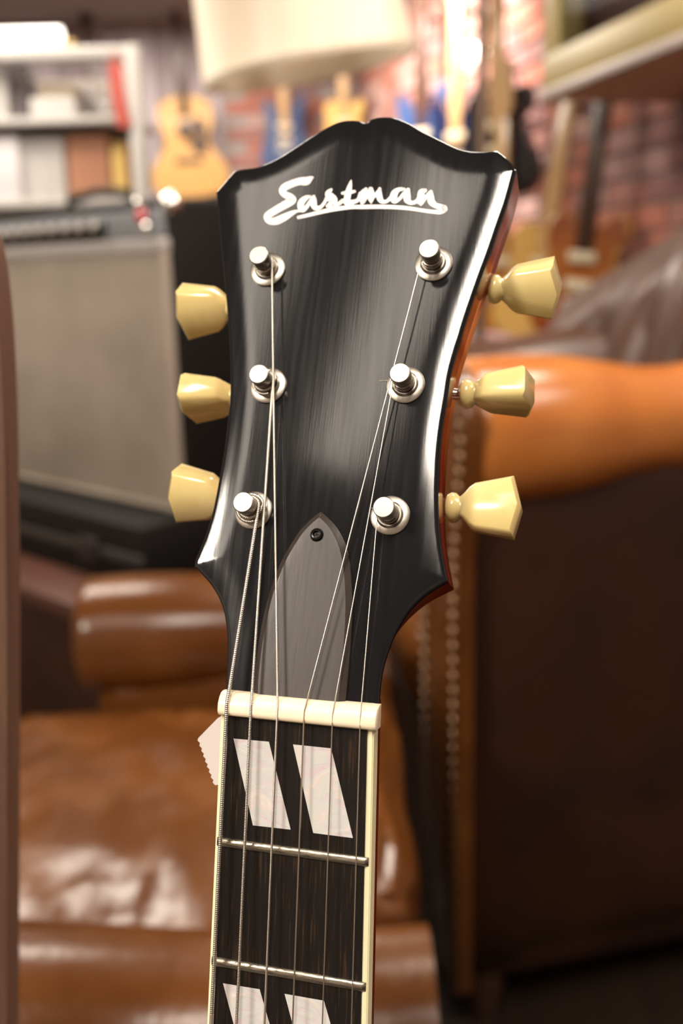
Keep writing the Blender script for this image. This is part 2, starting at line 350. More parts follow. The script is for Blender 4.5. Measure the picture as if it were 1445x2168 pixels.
# smooth each run between corners, in plane millimetres
runs = []; cur = []
for p in outline_px:
    cur.append(UH(*p))
    if p in corners and len(cur) > 1: runs.append(cur); cur = [UH(*p)]
poly = []
for r in runs: poly += [tuple(q) for q in catmull(r, 4)[:-1]]
poly.append(UH(799.5, 1496))
poly = np.array(poly)
EDGE_R, EDGE_D = 8.5, 0.66
def edge_h(P):
    a = poly; b = np.roll(poly, -1, 0); a = a[:-1]; b = b[:-1]
    d = np.full(len(P), 1e9)
    for i in range(len(a)):
        ab = b[i]-a[i]; t = np.clip(((P-a[i])@ab)/(ab@ab+1e-12), 0, 1); q = a[i]+t[:, None]*ab
        d = np.minimum(d, np.hypot(*(P-q).T))
    h = -EDGE_D*np.clip(1-d/EDGE_R, 0, 1)**2
    return h - 0.45*np.clip(1-d/0.7, 0, 1)**2
def inside(P, poly):
    x, y = P[:, 0], P[:, 1]; c = np.zeros(len(P), bool); j = len(poly)-1
    for i in range(len(poly)):
        xi, yi = poly[i]; xj, yj = poly[j]
        c ^= ((yi > y) != (yj > y)) & (x < (xj-xi)*(y-yi)/(yj-yi+1e-12)+xi); j = i
    return c
def near(P, poly, r):
    d = np.full(len(P), 1e9)
    for q in range(len(poly)):
        a = poly[q]; b = poly[(q+1) % len(poly)]; ab = b-a; t = np.clip(((P-a)@ab)/(ab@ab+1e-12), 0, 1)
        d = np.minimum(d, np.hypot(*(P-(a+t[:, None]*ab)).T))
    return d < r
def densify(poly, st):
    out = []
    for i in range(len(poly)):
        a = poly[i]; b = poly[(i+1) % len(poly)]; n = max(1, int(np.ceil(np.hypot(*(b-a))/st)))
        for k in range(n): out.append(a+(b-a)*k/n)
    return np.array(out)
dense = densify(poly, 0.8)
gx, gy = np.meshgrid(np.arange(-52, 52, 1.0), np.arange(0, 182, 1.0)); gx = gx+0.5*(np.arange(gx.shape[0]) % 2)[:, None]
G = np.stack([gx.ravel(), gy.ravel()], 1); G = G[inside(G, poly)]; G = G[~near(G, poly, EDGE_R+0.3)]
def dist_to(P):
    d = np.full(len(P), 1e9)
    for q in range(len(poly)):
        a = poly[q]; b = poly[(q+1) % len(poly)]; ab = b-a; t = np.clip(((P-a)@ab)/(ab@ab+1e-12), 0, 1)
        d = np.minimum(d, np.hypot(*(P-(a+t[:, None]*ab)).T))
    return d
tg_ = np.roll(dense, -1, 0)-np.roll(dense, 1, 0); tg_ /= np.hypot(*tg_.T)[:, None]; nrm = np.stack([tg_[:, 1], -tg_[:, 0]], 1)
if not inside(dense[40:41]+nrm[40:41]*0.5, poly)[0]: nrm = -nrm
rings_ = []
for dd in (0.35, 0.7, 1.3, 2.1, 3.1, 4.3, 5.7, 7.2, 8.2):        # rows of points parallel to the outline keep the rolled edge smooth
    Q = dense+nrm*dd; Q = Q[inside(Q, poly)]; Q = Q[np.abs(dist_to(Q)-dd) < 0.04*dd+0.01]; rings_.append(Q)
G = np.concatenate(rings_+[G])
cen = poly.mean(0)
allp = np.concatenate([dense, G]); nd = len(dense)
res = delaunay_2d_cdt([Vector(p) for p in allp], [(i, (i+1) % nd) for i in range(nd)], [], 1, 1e-5)
rv = np.array([(v.x, v.y) for v in res[0]]); hh = edge_h(rv)
bm = bmesh.new(); vs = [bm.verts.new((p[0]*mm, p[1]*mm, h*mm)) for p, h in zip(rv, hh)]
for f in res[2]:
    try: bm.faces.new([vs[i] for i in f])
    except ValueError: pass
VEN, THK = 1.6, 14.5
hd = edge_h(dense)
t0 = [bm.verts.new((p[0]*mm, p[1]*mm, (h)*mm)) for p, h in zip(dense, hd)]; t1 = [bm.verts.new((p[0]*mm, p[1]*mm, -(VEN+1.0)*mm)) for p in dense]
for i in range(nd): bm.faces.new((t0[i], t1[i], t1[(i+1) % nd], t0[(i+1) % nd]))
bmesh.ops.remove_doubles(bm, verts=bm.verts[:], dist=1e-6)
hs_obj('headstock_veneer', bm, black_lacquer, angle=40)
bm = bmesh.new()
def ring_at(h, off=0.0):
    sc = 1-off/45.0
    tp = lambda y: 1-(0.30*max(0.0, 1-y/34.0))*min(1, max(0, (-h-VEN-1)/8.0))
    return [bm.verts.new(((cen[0]+(p[0]-cen[0])*sc*tp(p[1]))*mm, (cen[1]+(p[1]-cen[1])*(1-off/90))*mm, h*mm)) for p in dense]
ra = ring_at(-(VEN+1.0)); rm_ = ring_at(-7.5, 0.05); rb = ring_at(-THK+0.8, 0.1); rc = ring_at(-THK, 0.9)
for A, B in ((ra, rm_), (rm_, rb), (rb, rc)):
    for i in range(nd): bm.faces.new((A[i], B[i], B[(i+1) % nd], A[(i+1) % nd]))
bm.faces.new(rc[::-1]); bm.faces.new(ra)
hs_obj('headstock', bm, mahogany, angle=40)
# --- pearl script logo: strokes of (x, y, width) read off two zoomed crops
def sA(pts): return [(540+x/6.881, 360+y/6.881, w/6.881) for x, y, w in pts]
def sB(pts): return [(740+x/6.568, 360+y/6.568, w/6.568) for x, y, w in pts]
strokes = [sA([(835, 105, 30), (800, 125, 75), (740, 160, 120), (640, 165, 105), (520, 205, 105), (430, 250, 105), (395, 300, 100), (430, 355, 95), (510, 395, 105), (548, 435, 100), (490, 475, 115), (390, 530, 110), (280, 595, 105), (190, 655, 105), (172, 700, 92), (215, 745, 92), (310, 740, 110), (420, 690, 105), (520, 635, 75), (600, 600, 40), (650, 600, 25)]),
    sA([(800, 385, 35), (740, 405, 70), (680, 460, 95), (660, 520, 95), (685, 575, 85), (740, 545, 60), (800, 460, 50), (850, 390, 50)]), sA([(855, 380, 35), (850, 430, 85), (850, 500, 95), (880, 550, 75), (950, 540, 50), (1010, 470, 45), (1050, 390, 50), (1095, 300, 40)]),
    sA([(1105, 285, 40), (1065, 340, 95), (1100, 400, 130), (1140, 430, 110), (1120, 490, 120), (1050, 525, 50)]), sA([(1120, 520, 60), (1200, 500, 50), (1270, 450, 60)]),
    sA([(1395, 155, 22), (1378, 230, 62), (1355, 320, 90), (1340, 400, 95), (1330, 470, 90), (1380, 490, 60), (1440, 470, 45)]), sA([(1270, 338, 42), (1350, 328, 60), (1445, 312, 42)]),
    sB([(-20, 445, 62), (60, 440, 58), (120, 410, 55), (150, 330, 60)]), sB([(225, 265, 45), (195, 320, 100), (180, 400, 100), (170, 455, 50)]), sB([(190, 440, 50), (245, 350, 50), (290, 270, 70)]), sB([(300, 262, 50), (300, 330, 90), (295, 400, 85), (297, 455, 25)]), sB([(310, 400, 45), (360, 340, 45), (420, 262, 40)]),
    sB([(415, 258, 40), (408, 330, 80), (420, 400, 85), (460, 440, 60), (520, 430, 48), (570, 380, 50)]), sB([(755, 265, 40), (680, 272, 60), (625, 320, 95), (605, 390, 100), (625, 432, 70), (690, 400, 50), (750, 330, 50), (810, 268, 45)]),
    sB([(815, 272, 45), (800, 340, 90), (800, 410, 100), (850, 455, 60), (920, 440, 55), (960, 390, 55)]), sB([(1045, 285, 55), (1000, 310, 95), (985, 380, 100), (978, 440, 100), (988, 478, 40)]), sB([(1000, 460, 50), (1055, 380, 50), (1125, 300, 45)]),
    sB([(1130, 300, 45), (1125, 370, 90), (1135, 440, 100), (1190, 490, 80), (1250, 510, 80), (1310, 530, 90)]),
    sA([(630, 690, 48), (780, 655, 52), (950, 612, 58), (1150, 570, 64), (1400, 540, 58)]) + sB([(200, 512, 60), (400, 510, 58), (600, 515, 58), (800, 530, 55), (1000, 560, 52), (1150, 580, 55), (1260, 580, 68), (1320, 545, 78)])]
bm = bmesh.new()
for k, st in enumerate(strokes):
    pts = catmull(st, 6); n = len(pts); hz = 0.03+0.002*k
    cl = []
    for i in range(n):
        a = pts[max(i-1, 0)]; b = pts[min(i+1, n-1)]; d = np.array([b[0]-a[0], b[1]-a[1]]); d = d/(np.hypot(*d)+1e-9); nn = np.array([-d[1], d[0]])
        w = max(pts[i][2], 2)/2
        cl.append([bm.verts.new((*(q*mm for q in UH(pts[i][0]+s*nn[0]*w, pts[i][1]+s*nn[1]*w, hz)), hz*mm)) for s in (-1, 1)])
    for i in range(n-1): bm.faces.new((cl[i][0], cl[i][1], cl[i+1][1], cl[i+1][0]))
    for e in (0, n-1):      # round ends
        w = max(pts[e][2], 2)/2
        bm.faces.new([bm.verts.new((*(q*mm for q in UH(pts[e][0]+w*math.cos(t), pts[e][1]+w*math.sin(t), hz)), hz*mm)) for t in np.linspace(0, 2*math.pi, 14)[:-1]])
for f in bm.faces:
    if f.normal.z < 0: f.normal_flip()
me = bpy.data.meshes.new('script_inlay'); bm.normal_update()
for f in bm.faces:
    if f.normal.z < 0: f.normal_flip()
bm.transform(HSM); bm.to_mesh(me); bm.free()
o = link('script_inlay', me, pearl_logo, guitar); o['label'] = 'pearl cursive script with an underline swash'
# --- truss rod cover
def s6(pts): return [(530+x/5.042, 1070+y/5.042) for x, y in pts]
cl = s6([(38, 2020), (40, 1900), (58, 1700), (88, 1470), (122, 1270), (165, 1080), (215, 900), (275, 730), (345, 570), (430, 420), (530, 270), (640, 155), (750, 68)])
cr = s6([(750, 68), (830, 135), (905, 220), (970, 330), (1020, 460), (1055, 620), (1075, 800), (1085, 1000), (1082, 1250), (1066, 1500), (1046, 1750), (1024, 1990), (1010, 2115)])
cpoly = [tuple(q) for q in catmull([UH(*p, 0.6) for p in cl], 3)[:-1]] + [tuple(q) for q in catmull([UH(*p, 0.6) for p in cr], 3)]
CP = np.array(cpoly); cd_ = densify(CP, 0.5)
def open_dist(P):
    d = np.full(len(P), 1e9)
    for q in range(len(CP)-1):
        a = CP[q]; b = CP[q+1]; ab = b-a; t = np.clip(((P-a)@ab)/(ab@ab+1e-12), 0, 1); d = np.minimum(d, np.hypot(*(P-(a+t[:, None]*ab)).T))
    return d
ct = np.roll(cd_, -1, 0)-np.roll(cd_, 1, 0); ct /= np.hypot(*ct.T)[:, None]+1e-9; cn = np.stack([ct[:, 1], -ct[:, 0]], 1)
pts_ = [cd_]
for dd in (0.3, 0.9, 1.45, 1.6, 2.0, 4.0):
    Q = cd_+cn*dd; Q = Q[inside(Q, CP)]; Q = Q[np.abs(open_dist(Q)-dd) < 0.03]; pts_.append(Q)
allc = np.concatenate(pts_); nc = len(cd_)
rs = delaunay_2d_cdt([Vector(p) for p in allc], [(i, (i+1) % nc) for i in range(nc)], [], 1, 1e-5)
rv = np.array([(v.x, v.y) for v in rs[0]]); dv = open_dist(rv); hv = np.interp(dv, [0, 0.3, 1.45, 1.65, 4], [0.75, 0.98, 1.86, 1.98, 2.03])
bm = bmesh.new(); vs = [bm.verts.new((p[0]*mm, p[1]*mm, h*mm)) for p, h in zip(rv, hv)]
for f in rs[2]:
    try: bm.faces.new([vs[i] for i in f])
    except ValueError: pass
dc = open_dist(cd_); hc = np.interp(dc, [0, 0.3, 1.45, 1.65, 4], [0.75, 0.98, 1.86, 1.98, 2.03])
t0 = [bm.verts.new((p[0]*mm, p[1]*mm, h*mm)) for p, h in zip(cd_, hc)]; t1 = [bm.verts.new((p[0]*mm, p[1]*mm, -0.1*mm)) for p in cd_]
for i in range(nc): bm.faces.new((t0[i], t1[i], t1[(i+1) % nc], t0[(i+1) % nc]))
bmesh.ops.remove_doubles(bm, verts=bm.verts[:], dist=1e-6)
tcov = hs_obj('truss_rod_cover', bm, cover_mat, angle=18); tcov['label'] = 'pointed dark ebony truss rod cover'
sx, sy = UH(669.8, 1132, 2.2)
bm = bmesh.new(); lathe(bm, [(0.8*mm, 0.15*mm), (0.95*mm, 0.75*mm), (1.3*mm, 0.85*mm), (1.7*mm, 0.6*mm), (1.95*mm, 0.1*mm), (1.95*mm, -0.3*mm)], 24, Matrix.Translation((sx*mm, sy*mm, 2.05*mm)))
for k in range(4):
    a = math.pi/4*0+k*math.pi/2+0.15
for k in range(2):  # dark cross recess made of sunk walls
    a = 0.2+k*math.pi/2; box(bm, (-0.95*mm, -0.22*mm, 0.1*mm), (0.95*mm, 0.22*mm, 0.16*mm), 0, 1, Matrix.Translation((sx*mm, sy*mm, 2.05*mm)) @ Matrix.Rotation(a, 4, 'Z'))
bm.transform(HSM); mesh_obj('screw', bm, screw_mat, tcov, True, 30)
# --- nut
bm = bmesh.new()
prof = [(-0.1, -3.5), (-0.1, 1.3), (0.4, 2.0), (1.3, 2.35), (3.2, 2.2), (4.8, 1.3), (5.7, 0.3), (6.0, -0.8), (6.0, -3.5)]
secs = []
for x, k in ((-21.9, 0.0), (-21.7, 0.7), (-20.9, 1.0), (-10, 1.06), (0, 1.1), (10, 1.06), (21.4, 1.0), (22.3, 0.7), (22.5, 0.0)):
    secs.append([bm.verts.new((x*mm, y*mm, (z if z < -2 else (z-0.9*(1-k)))*mm)) for y, z in prof])
for a, b in zip(secs[:-1], secs[1:]):
    for i in range(len(prof)-1): bm.faces.new((a[i], a[i+1], b[i+1], b[i]))
    bm.faces.new((a[-1], a[0], b[0], b[-1]))
bm.faces.new(secs[0]); bm.faces.new(secs[-1][::-1])
nut = mesh_obj('nut', bm, bone, guitar, True, 50); nut['label'] = 'ivory coloured nut carrying six strings'
# --- neck, fretboard, binding
SC = 628.0
fy = lambda n: -SC*(1-2**(-n/12))
hw = lambda y: (43+9/314*(-y))/2
LEN = 470
bm = bmesh.new(); secs = []
for y in [6, 0, -30, -80, -160, -300, -410, -LEN]:
    w = hw(min(y, 0)); d = 17+3*(-y)/LEN; ring = []
    for k in range(13):
        t = math.pi*k/12; ring.append(bm.verts.new((-math.cos(t)*w*mm, y*mm, (-5-math.sin(t)**0.8*d)*mm)))
    secs.append(ring)
for a, b in zip(secs[:-1], secs[1:]):
    for i in range(12): bm.faces.new((a[i], a[i+1], b[i+1], b[i]))
    bm.faces.new((a[12], a[0], b[0], b[12]))
bm.faces.new(secs[0]); bm.faces.new(secs[-1])
mesh_obj('neck', bm, mahogany, guitar, True, 50)
BT = 1.75
def strip(name, x0f, x1f, z0, z1, m, parent=guitar, ys=(0, -100, -200, -300, -LEN), bev=0):
    bm = bmesh.new(); secs = []
    for y in ys: secs.append([bm.verts.new((x*mm, y*mm, z*mm)) for x, z in ((x0f(y), z0), (x1f(y), z0), (x1f(y), z1), (x0f(y), z1))])
    for a, b in zip(secs[:-1], secs[1:]):
        for i in range(4): bm.faces.new((a[i], a[(i+1) % 4], b[(i+1) % 4], b[i]))
    bm.faces.new(secs[0]); bm.faces.new(secs[-1][::-1])
    if bev: bmesh.ops.bevel(bm, geom=bm.edges[:], offset=bev*mm, segments=2, affect='EDGES')
    return mesh_obj(name, bm, m, parent, True, 30)
board = strip('fretboard', lambda y: -hw(y)+BT, lambda y: hw(y)-BT, -5, 0, ebony)
for s in (-1, 1):
    b_ = strip('binding', (lambda y: -hw(y)) if s < 0 else (lambda y: hw(y)-BT), (lambda y: -hw(y)+BT) if s < 0 else (lambda y: hw(y)), -5.2, 0.05, binding_mat, board, (-0.15, -100, -200, -300, -LEN), 0.35)
for n in range(1, 21):
    y = fy(n); w = hw(y)-0.55; bm = bmesh.new(); secs = []
    pr = [(-1.25, 0.0), (-1.15, 0.45), (-0.7, 0.85), (0, 1.0), (0.7, 0.85), (1.15, 0.45), (1.25, 0.0)]
    for x, k in ((-w, 0.15), (-w+0.9, 1), (w-0.9, 1), (w, 0.15)):
        secs.append([bm.verts.new((x*mm, (y+a)*mm, (0.02+b*k)*mm)) for a, b in pr])
    for a, b in zip(secs[:-1], secs[1:]):
        for i in range(6): bm.faces.new((a[i], a[i+1], b[i+1], b[i]))
    bm.faces.new(secs[0]); bm.faces.new(secs[-1][::-1])
    mesh_obj('fret', bm, fret_mat, board, True, 40)
def s5(x, y): return UB(400+x/2.977, 1440+y/2.977)
in1 = [[s5(280, 368), s5(503, 388), s5(640, 942), s5(402, 915)], [s5(655, 405), s5(895, 430), s5(1032, 995), s5(782, 963)]]
ybase = (fy(0)+fy(1))/2
for n in (1, 3, 5, 7, 9, 12, 15, 17):
    c = (fy(n-1)+fy(n))/2; sc = (fy(n-1)-fy(n))/(fy(0)-fy(1)); ws = hw(c)/hw(ybase)
    for q in in1:
        bm = bmesh.new(); vv = [bm.verts.new((x*ws*mm, (c+(y-ybase)*sc)*mm, 0.03*mm)) for x, y in q]; lo = [bm.verts.new((v.co.x, v.co.y, -0.8*mm)) for v in vv]
        bm.faces.new(vv); bm.faces.new(lo[::-1])
        for i in range(4): bm.faces.new((vv[i], vv[(i+1) % 4], lo[(i+1) % 4], lo[i]))
        mesh_obj('inlay', bm, pearl, board, False)
# --- tuners
HPOST = 9.25
wash = [((565.5, 568.8), (917, 556.8)), ((566.4, 814.7), (857.4, 813.4)), ((535, 1079.5), (824.6, 1090.2))]
SH = -16.0
axis_px = [((382, 652), (1060, 612)), ((388, 838), (1003, 835)), ((366, 1052), (972, 1076))]
outer = [61.8, 55.9, 54.4]
btn_rot = [(-50, 50), (-80, 86), (-38, 0)]
btn_yaw = [(4, 0), (3, 3), (-4, 2)]
shaft0 = [41, 34, 33]
def keystone():
    """tuner button along +x: collar at 0, body out to 22 mm, flat faces +-z"""
    bm = bmesh.new()
    lathe(bm, [(0, 0), (2.6*mm, 0), (3.9*mm, 0.5*mm), (4.5*mm, 1.7*mm), (4.3*mm, 3.0*mm), (3.3*mm, 4.0*mm), (3.1*mm, 4.6*mm), (3.4*mm, 5.4*mm), (0, 5.5*mm)], 24, Matrix.Rotation(math.pi/2, 4, 'Y'))
    hp = [(4.2, 2.6), (5.5, 3.8), (7.0, 5.6), (8.6, 6.7), (19.6, 8.6)]
    poly = [(x, y) for x, y in hp] + [(21.8, 0)] + [(x, -y) for x, y in hp[::-1]]
    lo, mid0, mid1, hi = [], [], [], []
    def th(x): return 3.3+1.7*min(1, max(0, (x-4)/10.0))
    lay_ = []
    for f, ins in ((-1, 0.86), (-0.72, 1.0), (0.72, 1.0), (1, 0.86)):
        lay_.append([bm.verts.new(((13+(x-13)*(1-(1-ins)*0.8))*mm, y*ins*mm, th(x)*f*mm)) for x, y in poly])
    n = len(poly); bm.faces.new(lay_[0][::-1]); bm.faces.new(lay_[-1])
    for a, b in zip(lay_[:-1], lay_[1:]):
        for i in range(n): bm.faces.new((a[i], a[(i+1) % n], b[(i+1) % n], b[i]))
    es = list({e for r in lay_ for v in r for e in v.link_edges if e.calc_face_angle(0) > 0.35}); bmesh.ops.bevel(bm, geom=es, offset=0.55*mm, segments=2, profile=0.5, affect='EDGES', clamp_overlap=True)
    bmesh.ops.recalc_face_normals(bm, faces=bm.faces[:])
    me = bpy.data.meshes.new('button'); bm.to_mesh(me); bm.free(); shade(me, 60); me.materials.append(button_mat); return me
key_me = keystone()
bm = bmesh.new(); lathe(bm, [(0, -0.2*mm), (5.55*mm, -0.2*mm), (5.6*mm, 0.55*mm), (5.3*mm, 0.75*mm), (3.9*mm, 0.95*mm), (3.55*mm, 1.5*mm), (3.4*mm, 1.75*mm), (3.05*mm, 1.75*mm), (2.95*mm, 0.9*mm), (0, 0.9*mm)], 40)
me_b = bpy.data.meshes.new('bushing'); bmesh.ops.recalc_face_normals(bm, faces=bm.faces[:]); bm.to_mesh(me_b); bm.free(); shade(me_b, 30); me_b.materials.append(nickel)
bm = bmesh.new(); lathe(bm, [(0, 0.6*mm), (2.85*mm, 0.6*mm), (2.85*mm, 3.2*mm), (2.5*mm, 3.8*mm), (2.35*mm, 4.6*mm), (2.45*mm, 5.4*mm), (2.95*mm, 5.9*mm), (3.0*mm, 6.2*mm), (3.0*mm, 9.0*mm), (2.75*mm, 9.3*mm), (0, 9.35*mm)], 32)
me_p = bpy.data.meshes.new('post'); bmesh.ops.recalc_face_normals(bm, faces=bm.faces[:]); bm.to_mesh(me_p); bm.free(); shade(me_p, 30); me_p.materials.append(nickel)
posts = {}
for r in range(3):
    for s in (0, 1):
        wx, wy = UH(*wash[r][s], 0.8); sg = 1 if s else -1; posts[(r, s)] = (wx, wy)
        ax, ay = UH(*axis_px[r][s], SH)
        bm = bmesh.new(); box(bm, (-7*mm, -9*mm, -6.5*mm), (7*mm, 9*mm, 0), 1.2*mm, 2)
        T = HSM @ Matrix.Translation((wx*mm, ((wy+ay)/2)*mm, -THK*mm+0.3*mm))
        bm.transform(T); hou = mesh_obj('tuning_machine', bm, nickel, guitar)
        o = link('bushing', me_b, None, hou); o.matrix_local = HSM @ Matrix.Translation((wx*mm, wy*mm, 0))
        o = link('post', me_p, None, hou); o.matrix_local = HSM @ Matrix.Translation((wx*mm, wy*mm, 0))
        x1 = outer[r]-21.8
        bm = bmesh.new(); tube(bm, [(sg*(abs(wx)+4)*mm, ay*mm, SH*mm), (sg*(x1+2)*mm, ay*mm, SH*mm)], 1.7*mm, 16); bm.transform(HSM); mesh_obj('shaft', bm, nickel_bright, hou)
        o = link('button', key_me, None, hou)
        o.matrix_local = HSM @ Matrix.Translation((sg*x1*mm, ay*mm, SH*mm)) @ Matrix.Rotation(math.pi if s == 0 else 0, 4, 'Z') @ Matrix.Rotation(math.radians(btn_yaw[r][s]), 4, 'Z') @ Matrix.Rotation(math.radians(btn_rot[r][s]), 4, 'X')
# --- strings
gauge = [0.62, 0.48, 0.36, 0.24, 0.185, 0.15]      # radius mm
xn = [-18.9, -12.0, -4.5, 3.0, 10.8, 18.3]
dxn = 1.0/82
post_of = [(2, 0), (1, 0), (0, 0), (0, 1), (1, 1), (2, 1)]
side = [1, 1, 1, -1, -1, -1]
BRY = -SC
def hsv(x, y, h): return HSM @ Vector((x*mm, y*mm, h*mm))
for i in range(6):
    g = gauge[i]; wx, wy = posts[post_of[i]]; sd = side[i]; rp = 2.45+g
    zs = 1.55+g*0.3
    p_nut0 = Vector((xn[i]*mm, 0.6*mm, (2.2+g*0.4)*mm)); p_nut1 = Vector((xn[i]*mm, 3.5*mm, (2.05+g*0.4)*mm))
    xb = xn[i]*1.38
    p_br = Vector((xb*mm, BRY*mm, 13*mm))
    path = [p_br, p_br.lerp(p_nut0, 0.5), p_nut0.lerp(p_br, 0.13), p_nut0.lerp(p_br, 0.06), p_nut0, p_nut1]
    # approach: tangent to the post
    hcoil = 4.6
    tgt = hsv(wx+sd*rp, wy-0.6, hcoil)
    path += [p_nut1.lerp(tgt, t) for t in (0.08, 0.3, 0.6, 0.9)]
    turns = 1.9 if i < 2 else (1.4 if i < 3 else 1.2)
    nst = int(turns*22)
    for k in range(nst):
        a = 2*math.pi*k/22; h = hcoil - (2.0*g+0.05)*(a/(2*math.pi))
        h = max(h, 1.9+g)
        rr = rp + (0.35 if h < 3.4 else 0) + (0.9*g if (i < 2 and a > 2*math.pi) else 0)
        path.append(hsv(wx+sd*rr*math.cos(a), wy+rr*math.sin(a), h))
    bm = bmesh.new()
    if i < 3:       # wound string: ridges modelled along the length that the photo shows
        pitch = (0.52, 0.42, 0.32)[i]*mm
        P = [Vector(p) for p in path]; cum = [0]
        for a, b in zip(P[:-1], P[1:]): cum.append(cum[-1]+(b-a).length)
        st = cum[2]
        pts, rad = [P[0], P[1]], [g*mm, g*mm]; L_ = cum[-1]; j = 2; d = st; k = 0
        while d < L_:
            while j < len(cum)-2 and cum[j+1] < d: j += 1
            t = (d-cum[j])/max(cum[j+1]-cum[j], 1e-9); pts.append(P[j].lerp(P[j+1], min(t, 1))); rad.append(g*mm*(1.0, 0.93, 0.80, 0.93)[k % 4]); d += pitch/4; k += 1
        tube(bm, pts, rad, 8)
    else: tube(bm, path, g*mm, 8)
    mesh_obj('string', bm, steel, guitar, True, 60)
for (a, b, r) in ((hsv(posts[(1, 1)][0]-2.6, posts[(1, 1)][1]-0.3, 4.4), hsv(posts[(1, 1)][0]-6.6, posts[(1, 1)][1]-0.9, 5.2), 0.15), (hsv(posts[(2, 1)][0]-2.6, posts[(2, 1)][1], 4.4), hsv(posts[(2, 1)][0]-4.3, posts[(2, 1)][1]+0.7, 5), 0.13)):
    bm = bmesh.new(); tube(bm, [a, b], r*mm, 6); mesh_obj('string_end', bm, steel, guitar)
# --- body (below the picture), so that the guitar is whole and stands on its stand
bo = [(0, -425), (-45, -428), (-110, -440), (-148, -490), (-150, -550), (-132, -610), (-150, -680), (-190, -760), (-188, -850), (-130, -915), (0, -935)]
bo = bo + [(-x, y) for x, y in bo[-2:0:-1]]
bpoly = [(q[0]*mm, q[1]*mm) for q in catmull(bo, 6, True)]
bm = bmesh.new(); prism(bm, bpoly, -58*mm, -6*mm, 4*mm, 3); gb = mesh_obj('body', bm, sunburst, guitar)
for y in (-500, -590): boxo('pickup', (-36*mm, (y-18)*mm, -8*mm), (36*mm, (y+18)*mm, 4*mm), nickel, guitar, 2*mm)
boxo('bridge', (-45*mm, -640*mm, -8*mm), (45*mm, -622*mm, 12*mm), nickel, guitar, 2*mm)
# --- stand carrying the guitar
gs = thing('guitar_stand', 'black folding stand under the archtop guitar', 'stand')
def gw(x, y, z): return GM @ Vector((x*mm, y*mm, z*mm))
metal_black = mat('stand_black', (0.012, 0.012, 0.012), rough=0.45)
cb = gw(0, -942, -75); cb.z = 0.03
bm = bmesh.new(); tube(bm, [gw(-80, -945, 5), gw(-80, -943, -66), gw(80, -943, -66), gw(80, -945, 5)], 0.007, 10); mesh_obj('cradle', bm, metal_black, gs)
for dx, dy in ((-0.16, -0.06), (0.16, -0.06), (0.0, 0.24)):
    top = gw(0, -700, -72); bm = bmesh.new(); tube(bm, [top, (top.x+dx, top.y+dy, 0.009)], 0.008, 10); mesh_obj('leg', bm, metal_black, gs)
bm = bmesh.new(); tube(bm, [gw(0, -690, -72), gw(0, -943, -66)], 0.009, 10); mesh_obj('column', bm, metal_black, gs)
# --- torn tape tag stuck behind the neck
def s5b(x, y, h): 
    q = UB(400+x/2.977, 1440+y/2.977, h); return Vector((q[0]*mm, q[1]*mm, h*mm))
tpx = [(330, 150), (180, 240), (58, 365)] + [(58+i*6.0+(5 if i % 2 else -5), 380+i*16.6) for i in range(18)] + [(300, 640)]
bm = bmesh.new(); vv = [bm.verts.new(GM @ s5b(x, y, -9.0+0.004*(x-200))) for x, y in tpx]; f = bm.faces.new(vv)
r = bmesh.ops.extrude_face_region(bm, geom=[f])
for v in [e for e in r['geom'] if isinstance(e, bmesh.types.BMVert)]: v.co += GM.to_3x3() @ Vector((0, 0, -0.15*mm))
tg = mesh_obj('paper_tag', bm, tag_mat, None, False); tag(tg, 'small translucent white tag with torn serrated edge behind the guitar neck', 'tag')
# ------------------------------------------------------------------ leather armchairs
def plump(lo, hi, bev, seg=4, dome=0.0, wob=0.0, M=None):
    """cushion: rounded box, finely cut, domed on top"""
    bm = bmesh.new(); box(bm, lo, hi)
    bmesh.ops.subdivide_edges(bm, edges=bm.edges[:], cuts=9, use_grid_fill=True)
    c = [(lo[i]+hi[i])/2 for i in range(3)]; h = [(hi[i]-lo[i])/2 for i in range(3)]
    for v in bm.verts:
        q = [(v.co[i]-c[i])/h[i] for i in range(3)]
        # round the box: clamp to an inner box, push out to radius
        inner = [max(-(h[i]-bev), min(h[i]-bev, v.co[i]-c[i])) for i in range(3)]; d = Vector([v.co[i]-c[i]-inner[i] for i in range(3)])
        if d.length > 1e-9: d = d.normalized()*bev if d.length > bev else d
        v.co = Vector(c)+Vector(inner)+d
        k = (1-q[0]**2)*(1-q[1]**2); v.co.z += dome*k*(1 if q[2] > 0 else 0)*abs(q[2])
        if wob: v.co += Vector((math.sin(v.co.y*31+v.co.z*17), math.sin(v.co.x*27+2), math.sin(v.co.x*37+v.co.y*23+1)))*wob
    if M is not None: bm.transform(M)
    return bm
def roll_arm(p0, p1, radf, n=28, seg=28, M=None):
    """rolled arm: tube whose radius follows radf(t), with rounded front end"""
    bm = bmesh.new(); P0, P1 = Vector(p0), Vector(p1); pts, rad = [], []
    for k in range(5):
        a = k/5*math.pi/2; pts.append(P0.lerp(P1, 0.0)-(P1-P0).normalized()*0.022*math.cos(a)); rad.append(radf(0)*(0.62+0.38*math.sin(a)))
    for k in range(n+1):
        pts.append(P0.lerp(P1, k/n)); rad.append(radf(k/n))
    tube(bm, pts, rad, seg)
    return bm
